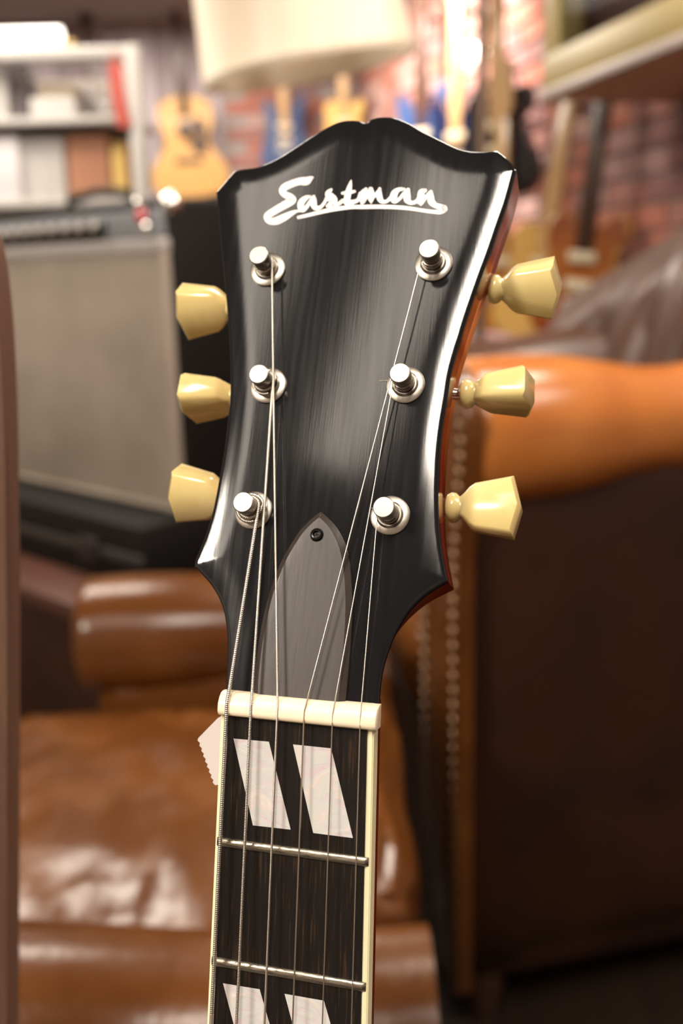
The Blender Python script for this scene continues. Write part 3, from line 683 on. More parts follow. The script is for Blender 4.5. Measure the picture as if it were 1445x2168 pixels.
# --- chair B: tan leather, rolled near arm, faces to the left of the picture
uB, vB = Vector((0.971, 0.24, 0)), Vector((-0.24, 0.971, 0))
cB = thing('leather_armchair', 'tall tan leather armchair with rolled arm, nailhead trim and tufted dark back', 'armchair', frame((0.150, 1.16, 0), uB, vB))
AW, AD = 0.20, 0.92      # arm thickness (across), overall depth
def arm(y0, sgn_y, lm):
    yc = y0+AW/2-0.02*sgn_y
    o = mesh_obj('arm_roll', roll_arm((0.03, yc, 0.868), (0.74, yc, 0.868), lambda t: 0.094-0.022*math.exp(-((t-0.36)/0.16)**2)+0.004*math.sin(t*9)), lm, cB, True, 60); o['label'] = 'glossy orange-tan rolled arm' if lm is leather_tan else 'dark brown rolled arm'
    s = mesh_obj('arm_side', plump((0.012, y0+0.03, 0.10), (0.76, y0+AW-0.03, 0.86), 0.03, dome=0), leather_shade, cB, True, 60)
    # front panel: board with scroll head, welted edge and nailheads
    pts = [(-0.07, 0.0), (-0.068, 0.35), (-0.066, 0.62), (-0.088, 0.74)] + [(-0.104*math.cos(a), 0.768+0.094*math.sin(a)) for a in np.linspace(0, math.pi, 13)[1:-1]] + [(0.088, 0.74), (0.066, 0.62), (0.068, 0.35), (0.07, 0.0)]
    bm = bmesh.new(); prism(bm, [(p[0], p[1]) for p in pts], 0.0, 0.024, 0.008, 2)
    Mx = Matrix(((0, 0, -1, 0.016), (1, 0, 0, yc), (0, 1, 0, 0.10), (0, 0, 0, 1))); bm.transform(Mx)
    fp = mesh_obj('arm_front_panel', bm, leather_brown, cB, True, 40)
    # nailheads along both long edges
    path = [np.array(p) for p in pts]; L_ = 0; nails = []
    for a, b in zip(path[:-1], path[1:]):
        d = np.hypot(*(b-a)); k = L_
        while k < d: nails.append(a+(b-a)*k/d); k += 0.0205
        L_ = k-d
    if not nail_me:
        b2 = bmesh.new(); lathe(b2, [(0, 0.006), (0.0035, 0.0052), (0.006, 0.003), (0.0072, 0), (0, -0.002)], 10); m2 = bpy.data.meshes.new('nailhead'); b2.to_mesh(m2); b2.free(); shade(m2, 60); m2.materials.append(brass); nail_me.append(m2)
    for q in nails:
        sc = 0.86; o = link('nailhead', nail_me[0], None, fp); o.matrix_local = Matrix(((0, 0, -1, -0.008), (1, 0, 0, yc+q[0]*sc), (0, 1, 0, 0.10+q[1]*(0.985 if q[1] < 0.7 else 0.97)), (0, 0, 0, 1)))
nail_me = []
arm(0.0, 1, leather_tan); arm(0.54, -1, leather_back)
mesh_obj('seat_cushion', plump((0.0, AW-0.01, 0.40), (0.50, 0.55, 0.56), 0.06, dome=0.03), leather_brown, cB, True, 60)
mesh_obj('base', plump((0.03, 0.036, 0.08), (AD-0.1, 0.70, 0.40), 0.03), leather_shade, cB, True, 60)
# back with vertical tufted channels
bm = bmesh.new(); NX, NZ = 64, 24; grid = []
for i in range(NX+1):
    y = 0.02+i/NX*0.70; col = []; wing = 0.17*(i/NX)**5
    for j in range(NZ+1):
        t = j/NZ; z = 0.45+t*(0.71-0.15*abs(2*i/NX-1)**2.2)
        ch = 0.035*abs(math.sin(i/NX*math.pi*7))**0.6
        x = 0.47-wing+0.16*t - (ch*math.sin(min(1, t*1.1)*math.pi)**0.4 if t < 0.9 else -0.3*(t-0.9))
        col.append(bm.verts.new((x, y, z)))
    grid.append(col)
for i in range(NX):
    for j in range(NZ): bm.faces.new((grid[i][j], grid[i+1][j], grid[i+1][j+1], grid[i][j+1]))
rear = [[bm.verts.new((0.90+0.06*j/NZ, grid[i][j].co.y, grid[i][j].co.z)) for j in (0, NZ)] for i in (0, NX)]
back0 = [bm.verts.new((0.70, grid[i][0].co.y, 0.45)) for i in range(NX+1)]; back1 = [bm.verts.new((0.80, grid[i][NZ].co.y, grid[i][NZ].co.z-0.02)) for i in range(NX+1)]
for i in range(NX):
    bm.faces.new((grid[i][NZ], grid[i+1][NZ], back1[i+1], back1[i])); bm.faces.new((back1[i], back1[i+1], back0[i+1], back0[i])); bm.faces.new((back0[i], back0[i+1], grid[i+1][0], grid[i][0]))
bm.faces.new([grid[0][j] for j in range(NZ+1)]+[back1[0], back0[0]]); bm.faces.new([grid[NX][j] for j in range(NZ+1)][::-1]+[back0[NX], back1[NX]])
for v in [v for q in rear for v in q]: bm.verts.remove(v)
mesh_obj('backrest', bm, leather_back, cB, True, 60)
for x in (0.06, 0.74):
    for y in (0.08, 0.66):
        bm = bmesh.new(); lathe(bm, [(0, 0), (0.02, 0), (0.03, 0.05), (0.032, 0.085), (0, 0.085)], 14, Matrix.Translation((x, y, 0))); mesh_obj('foot', bm, dark_wood, cB)
# --- chair A: lower brown leather armchair beside it, also facing left
cA = thing('leather_armchair', 'low brown leather armchair with plump creased seat cushion in front of the amplifier', 'armchair', Matrix.Translation((0, 0, 0)))
from mathutils import noise as mnoise
def crease(bm, amp, sc, seed=0.0):
    bm.normal_update()
    for v in bm.verts:
        n = mnoise.noise(v.co*sc+Vector((seed, 3, 7))); r = abs(mnoise.noise(v.co*sc*1.7+Vector((9, seed, 1))))
        v.co += v.normal*(amp*n - amp*1.1*math.exp(-(r/0.10)**2))
    return bm
def plump_fine(lo, hi, bev, amp, sc, seed, dome=0.02):
    bm = plump(lo, hi, bev, dome=dome); bmesh.ops.subdivide_edges(bm, edges=bm.edges[:], cuts=2, use_grid_fill=True, smooth=0.0)
    return crease(bm, amp, sc, seed)
mesh_obj('arm_roll', roll_arm((-0.375, 1.41, 0.548), (0.015, 1.43, 0.548), lambda t: 0.088-0.008*t+0.004*math.sin(6*t)), leather_brown, cA, True, 60)
mesh_obj('arm_side', plump((-0.37, 1.35, 0.08), (0.02, 1.48, 0.54), 0.03), leather_brown, cA, True, 60)
mesh_obj('arm_roll', roll_arm((-0.375, 0.655, 0.495), (0.06, 0.655, 0.495), lambda t: 0.085-0.006*t+0.006*math.sin(5*t+1)), leather_brown, cA, True, 60)
mesh_obj('arm_side', plump((-0.37, 0.59, 0.08), (0.07, 0.71, 0.49), 0.03), leather_brown, cA, True, 60)
mesh_obj('seat_cushion', plump_fine((-0.50, 0.73, 0.30), (-0.03, 1.345, 0.475), 0.05, 0.0075, 9, 2.0), leather_brown, cA, True, 60)
mesh_obj('backrest', plump_fine((-0.045, 0.72, 0.30), (0.062, 1.35, 0.58), 0.05, 0.006, 9, 5.0), leather_brown, cA, True, 60)
mesh_obj('base', plump((-0.40, 0.61, 0.06), (0.03, 1.46, 0.31), 0.03), leather_shade, cA, True, 60)
for x in (-0.34, -0.01):
    for y in (0.66, 1.40):
        bm = bmesh.new(); lathe(bm, [(0, 0), (0.02, 0), (0.028, 0.07), (0, 0.07)], 14, Matrix.Translation((x, y, 0))); mesh_obj('foot', bm, dark_wood, cA)
# ------------------------------------------------------------------ upright board close to the camera, left
yb = 0.40
pb = [at(p[0], p[1], yb) for p in ((-6, 478), (8, 520), (20, 590), (30, 700), (37, 850), (41, 1050), (43, 1300), (42, 1700), (40, 2168))]
prof = [(q.x, q.z) for q in pb]; prof = [tuple(q) for q in catmull(prof, 4)]
prof = prof + [(prof[-1][0], 0.02), (prof[-1][0]-0.16, 0.02), (prof[-1][0]-0.16, prof[0][1]-0.10), (prof[-1][0]-0.12, prof[0][1]+0.02), (prof[0][0]-0.05, prof[0][1]+0.012)]
bm = bmesh.new(); prism(bm, prof[::-1], 0, 0.018, 0.004, 2); bm.transform(Matrix(((1, 0, 0, 0), (0, 0, -1, yb), (0, 1, 0, 0), (0, 0, 0, 1))))
ub = thing('display_stand', 'brown wooden upright panel with a curved top edge beside the low armchair', 'stand', Matrix.Identity(4))
mesh_obj('upright_panel', bm, walnut, ub, True, 40)
xx = prof[len(pb)*4-4][0]
boxo('foot', (xx-0.17, yb-0.16, 0), (xx+0.01, yb+0.008, 0.02), walnut, ub, 0.004)
# ------------------------------------------------------------------ amplifier stack
a0 = at(382, 1092, 1.75); da = Vector((-0.742, 0.670, 0)).normalized(); db = Vector((0.670, 0.742, 0)).normalized()   # along the front (to the left), and back along the side
AMP = frame((a0.x, a0.y, a0.z), da, db)     # z of this frame points down, so build with z negative = up
AMP = Matrix(((da.x, -db.x, 0, a0.x), (da.y, -db.y, 0, a0.y), (0, 0, 1, a0.z), (0, 0, 0, 1)))   # x along the front to the left, y towards the viewer, z up
if AMP.to_3x3().determinant() < 0:
    pass
amp_w, amp_d = 0.66, 0.22
amp_h = 0.525
AMPR = Matrix(((-da.x, db.x, 0, a0.x+da.x*amp_w), (-da.y, db.y, 0, a0.y+da.y*amp_w), (0, 0, 1, a0.z), (0, 0, 0, 1)))     # right-handed: x along the front to the right, y into the depth
amp = thing('guitar_amplifier', 'black combo amplifier with silver grille cloth, knob row and red jewel lamp', 'amplifier', AMPR)
boxo('cabinet', (0, 0.02, 0), (amp_w, amp_d, amp_h+0.03), tolex, amp, 0.012, 3)
boxo('grille_cloth', (0.012, 0.004, 0.010), (amp_w-0.012, 0.022, 0.476), silver_cloth, amp, 0.003)
for n_, lo, hi in (('grille_trim', (0.006, 0.0, 0.464), (amp_w-0.006, 0.022, 0.488)), ('grille_trim', (0.006, 0.0, 0.004), (amp_w-0.006, 0.020, 0.014)), ('grille_trim', (amp_w-0.016, 0.0, 0.012), (amp_w-0.006, 0.02, 0.476)), ('grille_trim', (0.006, 0.0, 0.012), (0.016, 0.02, 0.476))): boxo(n_, lo, hi, aluminium if hi[2] > 0.485 else silver_cloth, amp, 0.003)
boxo('control_panel', (0.012, 0.006, 0.491), (amp_w-0.012, 0.022, 0.536), panel_grey, amp, 0.002)
boxo('panel_band', (0.10, 0.003, 0.4905), (amp_w-0.17, 0.010, 0.522), knob_black, amp, 0.001)
km = bmesh.new(); lathe(km, [(0, 0.02), (0.008, 0.02), (0.0095, 0.017), (0.010, 0.006), (0.013, 0.002), (0.013, 0), (0, 0)], 18, Matrix.Rotation(math.pi/2, 4, 'X')); kme = bpy.data.meshes.new('knob'); km.to_mesh(kme); km.free(); shade(kme, 35); kme.materials.append(knob_black)
kc = bmesh.new(); lathe(kc, [(0, 0.0235), (0.0088, 0.0228), (0.0094, 0.0198), (0, 0.0195)], 18, Matrix.Rotation(math.pi/2, 4, 'X')); kcm = bpy.data.meshes.new('knob_cap'); kc.to_mesh(kcm); kc.free(); shade(kcm, 35); kcm.materials.append(mat('knob_cap_metal', (0.6, 0.55, 0.5), rough=0.35, metal=0.3))
for k in range(9):
    o = link('knob', kme, None, amp); o.location = (0.125+k*0.045, 0.004, 0.514); c = link('knob_cap', kcm, None, o)
bm = bmesh.new(); lathe(bm, [(0, 0.014), (0.007, 0.012), (0.012, 0.004), (0.012, 0), (0, 0)], 14, Matrix.Translation((amp_w-0.055, 0.004, 0.526)) @ Matrix.Rotation(math.pi/2, 4, 'X')); mesh_obj('jewel_lamp', bm, jewel, amp)
bm = bmesh.new(); lathe(bm, [(0, 0.012), (0.006, 0.010), (0.009, 0.003), (0.010, 0), (0, 0)], 14, Matrix.Translation((amp_w-0.052, 0.004, 0.507)) @ Matrix.Rotation(math.pi/2, 4, 'X')); mesh_obj('toggle_switch', bm, chrome, amp)
bm = bmesh.new(); tube(bm, [(0.22, 0.11, 0.555), (0.235, 0.11, 0.580), (0.33, 0.11, 0.588), (0.425, 0.11, 0.580), (0.44, 0.11, 0.555)], 0.009, 10); mesh_obj('handle', bm, tolex, amp)
for x in (0.215, 0.445):
    bm = bmesh.new(); lathe(bm, [(0, 0.016), (0.012, 0.013), (0.017, 0.004), (0.018, 0), (0, 0)], 14, Matrix.Translation((x, 0.11, 0.553))); mesh_obj('handle_cap', bm, chrome, amp)
for x in (0.0, amp_w):
    for y in (0.02, amp_d):
        for z in (amp_h+0.03,):
            bm = bmesh.new(); bmesh.ops.create_icosphere(bm, subdivisions=2, radius=0.021, matrix=Matrix.Translation((x+(0.012 if x == 0 else -0.012), y+(0.012 if y < 0.1 else -0.012), z-0.012))); mesh_obj('corner_cap', bm, chrome, amp)
# black head/flight case below and the bench that carries both
case_h = 0.115
CM = AMPR.copy(); CM.translation = AMPR.translation - Vector((0, 0, case_h)) 
case = thing('equipment_case', 'flat black equipment case under the silver-grille amplifier', 'case', CM)
boxo('shell', (-0.05, -0.10, 0), (amp_w+0.015, amp_d+0.01, case_h), tolex, case, 0.008, 2)
boxo('edge_trim', (-0.052, -0.105, 0.045), (amp_w+0.016, -0.098, 0.062), mat('dull_trim', (0.05, 0.045, 0.043), rough=0.4, metal=0.4), case, 0.002)
for x in (0.14, amp_w-0.14): boxo('latch', (x-0.03, -0.112, 0.03), (x+0.03, -0.100, 0.075), mat('latch_metal', (0.06, 0.05, 0.05), rough=0.4, metal=0.8), case, 0.003)
bz = CM.translation.z
BMx = CM.copy(); BMx.translation.z = 0
bench = thing('wooden_bench', 'reddish brown wooden bench carrying the black equipment case', 'bench', BMx)
bench_m = mat('bench_wood', (0.075, 0.030, 0.020), rough=0.3, col2=(0.055, 0.022, 0.014), scale=12, stretch=(0.5, 6, 6))
boxo('bench_top', (-0.10, -0.22, bz-0.035), (amp_w+0.02, amp_d+0.02, bz), bench_m, bench, 0.006)
boxo('shade_panel', (-0.06, -0.195, 0.03), (amp_w-0.01, -0.181, bz-0.035), leather_shade, bench, 0.003)  # dark sheet closing the bench front, stands in for the darkness beneath the top
for x in (-0.06, amp_w-0.06):
    for y in (-0.18, amp_d-0.06): boxo('leg', (x, y, 0), (x+0.05, y+0.05, bz-0.035), bench_m, bench, 0.004)
# ------------------------------------------------------------------ arc floor lamp with linen shade
YL = 2.25
lp = at(1004, 20, YL); lq = at(1018, 320, YL)
sc_ = at(655, 150, YL)
lamp = thing('floor_lamp', 'arc floor lamp with a tilted cream linen drum shade', 'lamp', Matrix.Translation((lq.x, YL, 0)))
bm = bmesh.new(); lathe(bm, [(0, 0), (0.15, 0), (0.15, 0.015), (0.14, 0.025), (0.02, 0.03), (0, 0.03)], 32); mesh_obj('base', bm, pole_mat, lamp)
topz = 1.95; sx_, sz_ = sc_.x-lq.x, sc_.z
bm = bmesh.new(); tube(bm, [(0, 0, 0.02), (0, 0, topz)], 0.0115, 14); mesh_obj('pole', bm, pole_mat, lamp)
arcp = catmull([(0, 0, topz), (-0.03, 0, topz+0.13), (-0.16, 0, topz+0.19), (sx_+0.12, 0, topz+0.13), (sx_+0.02, 0, topz+0.02), (sx_, 0, sz_+0.30)], 6)
bm = bmesh.new(); tube(bm, arcp, 0.010, 12); mesh_obj('arm', bm, pole_mat, lamp)
tilt = Matrix.Translation((sx_, 0, sz_)) @ Matrix.Rotation(math.radians(-9), 4, 'Y') @ Matrix.Rotation(math.radians(4), 4, 'X')
bm = bmesh.new(); NP = 120; rr = []
R0, R1, HT = 0.224, 0.194, 0.32
for z, r in ((0.0, R0), (0.012, R0+0.002), (0.02, R0-0.001), (HT*0.5, (R0+R1)/2), (HT-0.012, R1), (HT, R1+0.001)):
    rr.append([bm.verts.new(((r+(0.0016 if k % 2 else -0.0016)*(0.02 < z < HT-0.02))*math.cos(2*math.pi*k/NP), (r+(0.0016 if k % 2 else -0.0016)*(0.02 < z < HT-0.02))*math.sin(2*math.pi*k/NP), z)) for k in range(NP)])
ri = []
for z, r in ((HT, R1-0.004), (0.0, R0-0.004)): ri.append([bm.verts.new((r*math.cos(2*math.pi*k/NP), r*math.sin(2*math.pi*k/NP), z)) for k in range(NP)])
rr += ri; rr.append(rr[0])
for a, b in zip(rr[:-1], rr[1:]):
    for k in range(NP): bm.faces.new((a[k], a[(k+1) % NP], b[(k+1) % NP], b[k]))
bm.transform(tilt); shd = mesh_obj('lamp_shade', bm, shade_mat, lamp, True, 30); shd['label'] = 'cream pleated linen lamp shade'
bm = bmesh.new(); lathe(bm, [(0, -0.07), (0.022, -0.062), (0.03, -0.04), (0.024, -0.01), (0.014, 0.01), (0.014, 0.05), (0, 0.05)], 18, tilt @ Matrix.Translation((0, 0, 0.22))); mesh_obj('bulb', bm, mat('unlit_bulb', (0.8, 0.78, 0.72), rough=0.15), lamp)
bm = bmesh.new()
for a in (0, 2.09, 4.19): tube(bm, [(0, 0, HT-0.01), (R1*math.cos(a), R1*math.sin(a), HT-0.006)], 0.003, 6)
tube(bm, [(0, 0, HT-0.06), (0, 0, HT+0.01)], 0.012, 10); bm.transform(tilt); mesh_obj('shade_spider', bm, pole_mat, lamp)
# ------------------------------------------------------------------ wall cabinet on the right brick wall
CDEP = 0.40
FN = WN; wl = wall_at(1149, 262)
# front-plane pixel rays: the front plane lies CDEP in front of the wall
def front_at(px, py):
    d = ray_dir(px, py); o = Vector((0, 0, EYE)); s = (WP+WN*CDEP-o).dot(WN)/d.dot(WN); return o+d*s
c_left = front_at(1147, 203); zc = c_left.z
cab = thing('wall_cabinet', 'khaki framed glass wall cabinet with brown underside on the brick wall', 'cabinet', Matrix(((-WD.x, -WN.x, 0, c_left.x), (-WD.y, -WN.y, 0, c_left.y), (0, 0, 1, zc), (0, 0, 0, 1))))
# local x: along the wall towards the viewer, y: into the wall, z up
CWd, CHt = 0.95, 0.62
boxo('underside_board', (0, 0.012, -0.012), (CWd, CDEP-0.012, 0.008), under_wood, cab, 0.002)
boxo('base_trim', (-0.004, -0.006, -0.012), (CWd, 0.013, 0.012), pale_trim, cab, 0.003)
boxo('side_panel', (0, 0.022, 0.008), (0.02, CDEP-0.012, CHt), khaki, cab, 0.002); boxo('side_panel', (CWd-0.02, 0.022, 0.008), (CWd, CDEP-0.012, CHt), khaki, cab, 0.002)
boxo('top_board', (0, 0.0, CHt), (CWd, CDEP-0.012, CHt+0.02), khaki, cab, 0.002)
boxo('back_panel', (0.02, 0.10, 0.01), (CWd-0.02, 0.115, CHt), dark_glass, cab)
fw = 0.082
for lo, hi in (((0, 0, 0.012), (CWd, 0.022, 0.012+fw)), ((0, 0, CHt-fw), (CWd, 0.022, CHt))): boxo('door_rail', lo, hi, khaki, cab, 0.004)
for x in (0, CWd-fw): boxo('door_stile', (x, 0, 0.012+fw), (x+fw, 0.022, CHt-fw), khaki, cab, 0.004)
boxo('glass_pane', (fw, 0.010, 0.012+fw), (CWd-fw, 0.013, CHt-fw), glass_mat, cab)
cbx = bmesh.new(); lathe(cbx, [(0, 0), (0.022, 0), (0.024, 0.01), (0.024, 0.05), (0.014, 0.066), (0.014, 0.08), (0, 0.08)], 16, Matrix.Translation((0.13, 0.062, 0.009))); jar = mesh_obj('glass_jar', cbx, white_plain); jar.matrix_world = cab.matrix_world.copy(); tag(jar, 'small pale jar inside the khaki wall cabinet', 'jar')
# ------------------------------------------------------------------ white rack with goods, behind the amplifier
YR = 2.9
def pr(px, py, Y=YR): return at(px, py, Y)
A_, B_ = pr(-60, 96), pr(296, 420)
tr = pr(296, 96); base_z = 0.0
rack = thing('display_rack', 'white metal display rack with grey back panel behind the amplifier', 'rack', Matrix.Identity(4))
xl, xr, zt = pr(-150, 100).x, tr.x, tr.z
RD = 0.28
def post(x, y): boxo('post', (x-0.022, y-0.022, 0), (x+0.022, y+0.022, zt), white_metal, rack, 0.010, 3)
for x in (xl, xr-0.02): post(x, YR)
post(xl, YR+RD); post(xr-0.10, YR+RD)
for y in (YR, ): boxo('top_rail', (xl, y-0.018, zt-0.036), (xr-0.02, y+0.018, zt), white_metal, rack, 0.010, 3)
shz = [pr(0, 250).z, pr(0, 425).z, 0.55, 0.15]
for z in shz: boxo('shelf', (xl, YR-0.01, z-0.02), (xr-0.02, YR+RD-0.005, z), white_metal, rack, 0.004)
boxo('back_panel', (xl, YR+RD-0.004, 0.1), (xr-0.08, YR+RD+0.004, zt-0.03), grey_panel, rack)
def put(name, px0, px1, pz, pytop, y0, dep, m, label, cat, bev=0.004, rz=0.0):
    x0, x1 = at(px0, 300, y0).x, at(px1, 300, y0).x; top = at((px0+px1)/2, pytop, y0).z
    cx = (x0+x1)/2; bm = bmesh.new(); box(bm, (x0-cx, 0, 0), (x1-cx, dep, top-pz), bev, 2)
    bm2 = bm
    o = mesh_obj(name, bm2, m); o.location = (cx, y0, pz+0.0005); tag(o, label, cat); return o
s0, s1 = shz[0], shz[1]
put('storage_box', 70, 165, s0, 205, YR+0.03, 0.2, white_plain, 'white carton lying on the upper shelf of the white rack', 'box')
put('storage_box', 90, 160, s0+at(0, 200, YR).z*0+ (at(100, 205, YR+0.03).z-s0)+0.002, 175, YR+0.05, 0.15, mat('cream_card', (0.55, 0.47, 0.36), rough=0.7), 'cream box on top of the white carton in the rack', 'box')
put('storage_box', 138, 228, s1, 285, YR+0.04, 0.2, card, 'reddish brown cardboard box on the lower rack shelf', 'box')
put('storage_box', 40, 132, s1, 292, YR+0.04, 0.2, white_plain, 'tall white carton beside the brown cardboard box in the rack', 'box')
put('storage_box', -45, 36, s1, 290, YR+0.02, 0.2, mat('bright_card', (0.60, 0.57, 0.59), rough=0.6), 'bright white carton at the rack end under the tube lamp', 'box')
put('storage_box', 234, 262, s1, 300, YR+0.04, 0.2, yellow_card, 'narrow yellow card box next to the brown cardboard box', 'box')
put('storage_box', 30, 66, s0, 130, YR+0.05, 0.12, mat('dark_card', (0.10, 0.085, 0.09), rough=0.6), 'small dark box standing on the upper rack shelf', 'box')
put('storage_box', -40, 24, s0, 140, YR+0.03, 0.15, white_plain, 'white square box standing on the upper rack shelf end', 'box')
# bundle of white paper tubes leaning on the shelf
q0 = at(172, 250, YR+0.08); q1 = at(232, 246, YR+0.08)
for k, (pa, pb_) in enumerate((((232, 250), (180, 190)), ((214, 250), (186, 200)))):
    a = at(*pa, YR+0.06+0.07*k); a.z = s0+0.02; b = at(*pb_, YR+0.10+0.07*k); bm = bmesh.new(); tube(bm, [a, b], 0.016, 14); o = mesh_obj('paper_tube', bm, white_plain); tag(o, ('white paper tube leaning nearest the red strap on the upper rack shelf', 'white paper tube leaning beside the white carton on the upper shelf')[k], 'tube', 'paper tubes in the white rack')
# red strap hanging from the rack top rail
sp = [at(243, 132, YR-0.03), at(247, 180, YR-0.03), at(254, 225, YR-0.03), at(263, 268, YR-0.03)]
bm = bmesh.new(); L0 = []
for k, q in enumerate(catmull([tuple(p) for p in sp], 5)):
    L0.append([bm.verts.new((q[0]+s*0.018, q[1]+dy, q[2])) for s, dy in ((-1, 0), (1, 0), (1, 0.006), (-1, 0.006))])
for a, b in zip(L0[:-1], L0[1:]):
    for k in range(4): bm.faces.new((a[k], a[(k+1) % 4], b[(k+1) % 4], b[k]))
bm.faces.new(L0[0]); bm.faces.new(L0[-1][::-1])
top_v = at(243, 120, YR-0.03)
tube(bm, [(sp[0].x, YR-0.027, sp[0].z), (sp[0].x, YR-0.027, zt-0.03), (sp[0].x, YR-0.019, zt-0.02)], 0.004, 6)
o = mesh_obj('guitar_strap', bm, red_cloth); tag(o, 'red cloth guitar strap hanging on the white rack', 'strap')
# tube lamp resting on the rack top
tl0, tl1 = at(-60, 84, YR+0.02), at(128, 84, YR+0.02)
tlm = thing('tube_lamp', 'glowing white tube lamp lying on the white rack', 'lamp', Matrix.Identity(4))
boxo('housing', (tl0.x-0.03, YR+0.02, zt+0.0005), (tl1.x+0.012, YR+0.08, zt+0.02), white_metal, tlm, 0.004)
bm = bmesh.new(); tube(bm, [(tl0.x, YR+0.035, zt+0.034), (tl1.x, YR+0.035, zt+0.034)], 0.024, 16); mesh_obj('light_tube', bm, lamp_em, tlm)
put('storage_box', 136, 172, zt, 84, YR+0.03, 0.08, yellow_card, 'small yellow box on the white rack beside the tube lamp', 'box')
# ------------------------------------------------------------------ hanging guitars
def smooth(pts, n=5): return [(q[0], q[1]) for q in catmull(pts, n, True)]
def half(pts): return pts + [(-x, y) for x, y in pts[::-1] if abs(x) > 1e-6]
SH_ACO = smooth(half([(0, 0.485), (0.05, 0.485), (0.12, 0.46), (0.145, 0.40), (0.135, 0.33), (0.118, 0.275), (0.14, 0.21), (0.19, 0.14), (0.203, 0.07), (0.17, 0.01), (0.09, -0.012), (0, -0.015)]))
SH_DBL = smooth([(0.0, 0.315), (0.03, 0.315), (0.055, 0.36), (0.10, 0.43), (0.135, 0.435), (0.138, 0.38), (0.118, 0.29), (0.112, 0.23), (0.14, 0.15), (0.165, 0.08), (0.145, 0.01), (0.08, -0.015), (0, -0.015), (-0.08, -0.015), (-0.145, 0.0), (-0.165, 0.07), (-0.14, 0.15), (-0.112, 0.22), (-0.116, 0.28), (-0.13, 0.36), (-0.122, 0.40), (-0.095, 0.395), (-0.055, 0.34), (-0.03, 0.315)])
SH_SGL = smooth([(0.0, 0.33), (0.03, 0.33), (0.06, 0.335), (0.09, 0.36), (0.125, 0.355), (0.132, 0.30), (0.10, 0.26), (0.115, 0.20), (0.155, 0.12), (0.165, 0.05), (0.12, -0.01), (0, -0.018), (-0.12, -0.01), (-0.165, 0.05), (-0.155, 0.12), (-0.115, 0.21), (-0.125, 0.29), (-0.12, 0.34), (-0.07, 0.365), (-0.03, 0.34)])
def hung_guitar(name, label, M, shape, top_m, side_m, neck_m, board_m, thick=0.045, acoustic=False, pick=None, scale=1.0, nlen=0.40, group=None):
    g = thing(name, label, 'guitar', M @ Matrix.Scale(1, 4), group)
    poly = [(x*scale, y*scale) for x, y in shape]; ytop = max(p[1] for p in poly if abs(p[0]) < 0.035*scale)
    bm = bmesh.new(); prism(bm, poly, 0, thick, 0.006, 2); body = mesh_obj('body', bm, side_m, g)
    bm = bmesh.new(); prism(bm, [(x*0.965, (y-0.2)*0.975+0.2) for x, y in poly], thick-0.002, thick+0.0015, 0.001, 1); mesh_obj('top', bm, top_m, body)
    y0, y1 = ytop-0.02, ytop+nlen*scale
    bm = bmesh.new(); box(bm, (-0.024, y0, thick-0.018), (0.024, y1, thick+0.006), 0.006, 2); mesh_obj('neck', bm, neck_m, g)
    boxo('fretboard', (-0.025, y0-0.10, thick+0.0015), (0.025, y1, thick+0.010), board_m, g, 0.001)
    hp = [(-0.024, 0), (-0.036, 0.03), (-0.032, 0.12), (-0.036, 0.17), (0, 0.185), (0.036, 0.17), (0.032, 0.12), (0.036, 0.03), (0.024, 0)]
    bm = bmesh.new(); prism(bm, [(x, y1+y) for x, y in hp[::-1]], thick-0.012, thick+0.004, 0.002, 1); mesh_obj('headstock', bm, board_m, g)
    for k in range(6):
        s = -1 if k < 3 else 1; bm = bmesh.new(); tube(bm, [(s*0.034, y1+0.04+0.045*(k % 3), thick-0.006), (s*0.052, y1+0.04+0.045*(k % 3), thick-0.006)], [0.003, 0.007], 8); mesh_obj('tuner', bm, nickel, g)
    if acoustic:
        bm = bmesh.new(); lathe(bm, [(0, 0.0005), (0.050, 0.0005), (0.053, 0.001), (0.050, 0.0022), (0, 0.0022)], 28, Matrix.Translation((0, 0.315*scale, thick+0.0012))); mesh_obj('sound_hole', bm, dark_wood, g)
        bm = bmesh.new(); prism(bm, smooth([(0.0, 0.285), (0.045, 0.31), (0.055, 0.36), (0.035, 0.405), (0.09, 0.41), (0.115, 0.36), (0.118, 0.27), (0.10, 0.215), (0.05, 0.225)], 4), thick+0.001, thick+0.003); mesh_obj('pickguard', bm, dark_wood, g)
        boxo('bridge', (-0.075, 0.155*scale, thick+0.001), (0.075, 0.18*scale, thick+0.012), dark_wood, g, 0.003)
    else:
        for yy in (0.235, 0.15): boxo('pickup', (-0.042, (yy-0.016)*scale, thick+0.001), (0.042, (yy+0.016)*scale, thick+0.012), cream_plastic if pick is None else pick, g, 0.003)
        boxo('bridge', (-0.045, 0.085*scale, thick+0.001), (0.045, 0.105*scale, thick+0.014), nickel, g, 0.003)
        for q in ((0.10, 0.09), (0.115, 0.045)):
            bm = bmesh.new(); lathe(bm, [(0, 0.018), (0.010, 0.017), (0.012, 0), (0, 0)], 12, Matrix.Translation((q[0]*scale, q[1]*scale, thick+0.001))); mesh_obj('knob', bm, knob_black, g)
    return g, y1
def gmat(px, py, Y, face, lean=0.0):
    """frame with origin at the body's bottom centre: x right, y up, z towards 'face'; lean rolls it in its own plane"""
    p = at(px, py, Y); z = Vector((face[0], face[1], 0)).normalized(); y = Vector((0, 0, 1)); x = y.cross(z)
    M = Matrix(((x.x, y.x, z.x, p.x), (x.y, y.y, z.y, p.y), (x.z, y.z, z.z, p.z), (0, 0, 0, 1)))
    return M @ Matrix.Rotation(math.radians(lean), 4, 'Z')
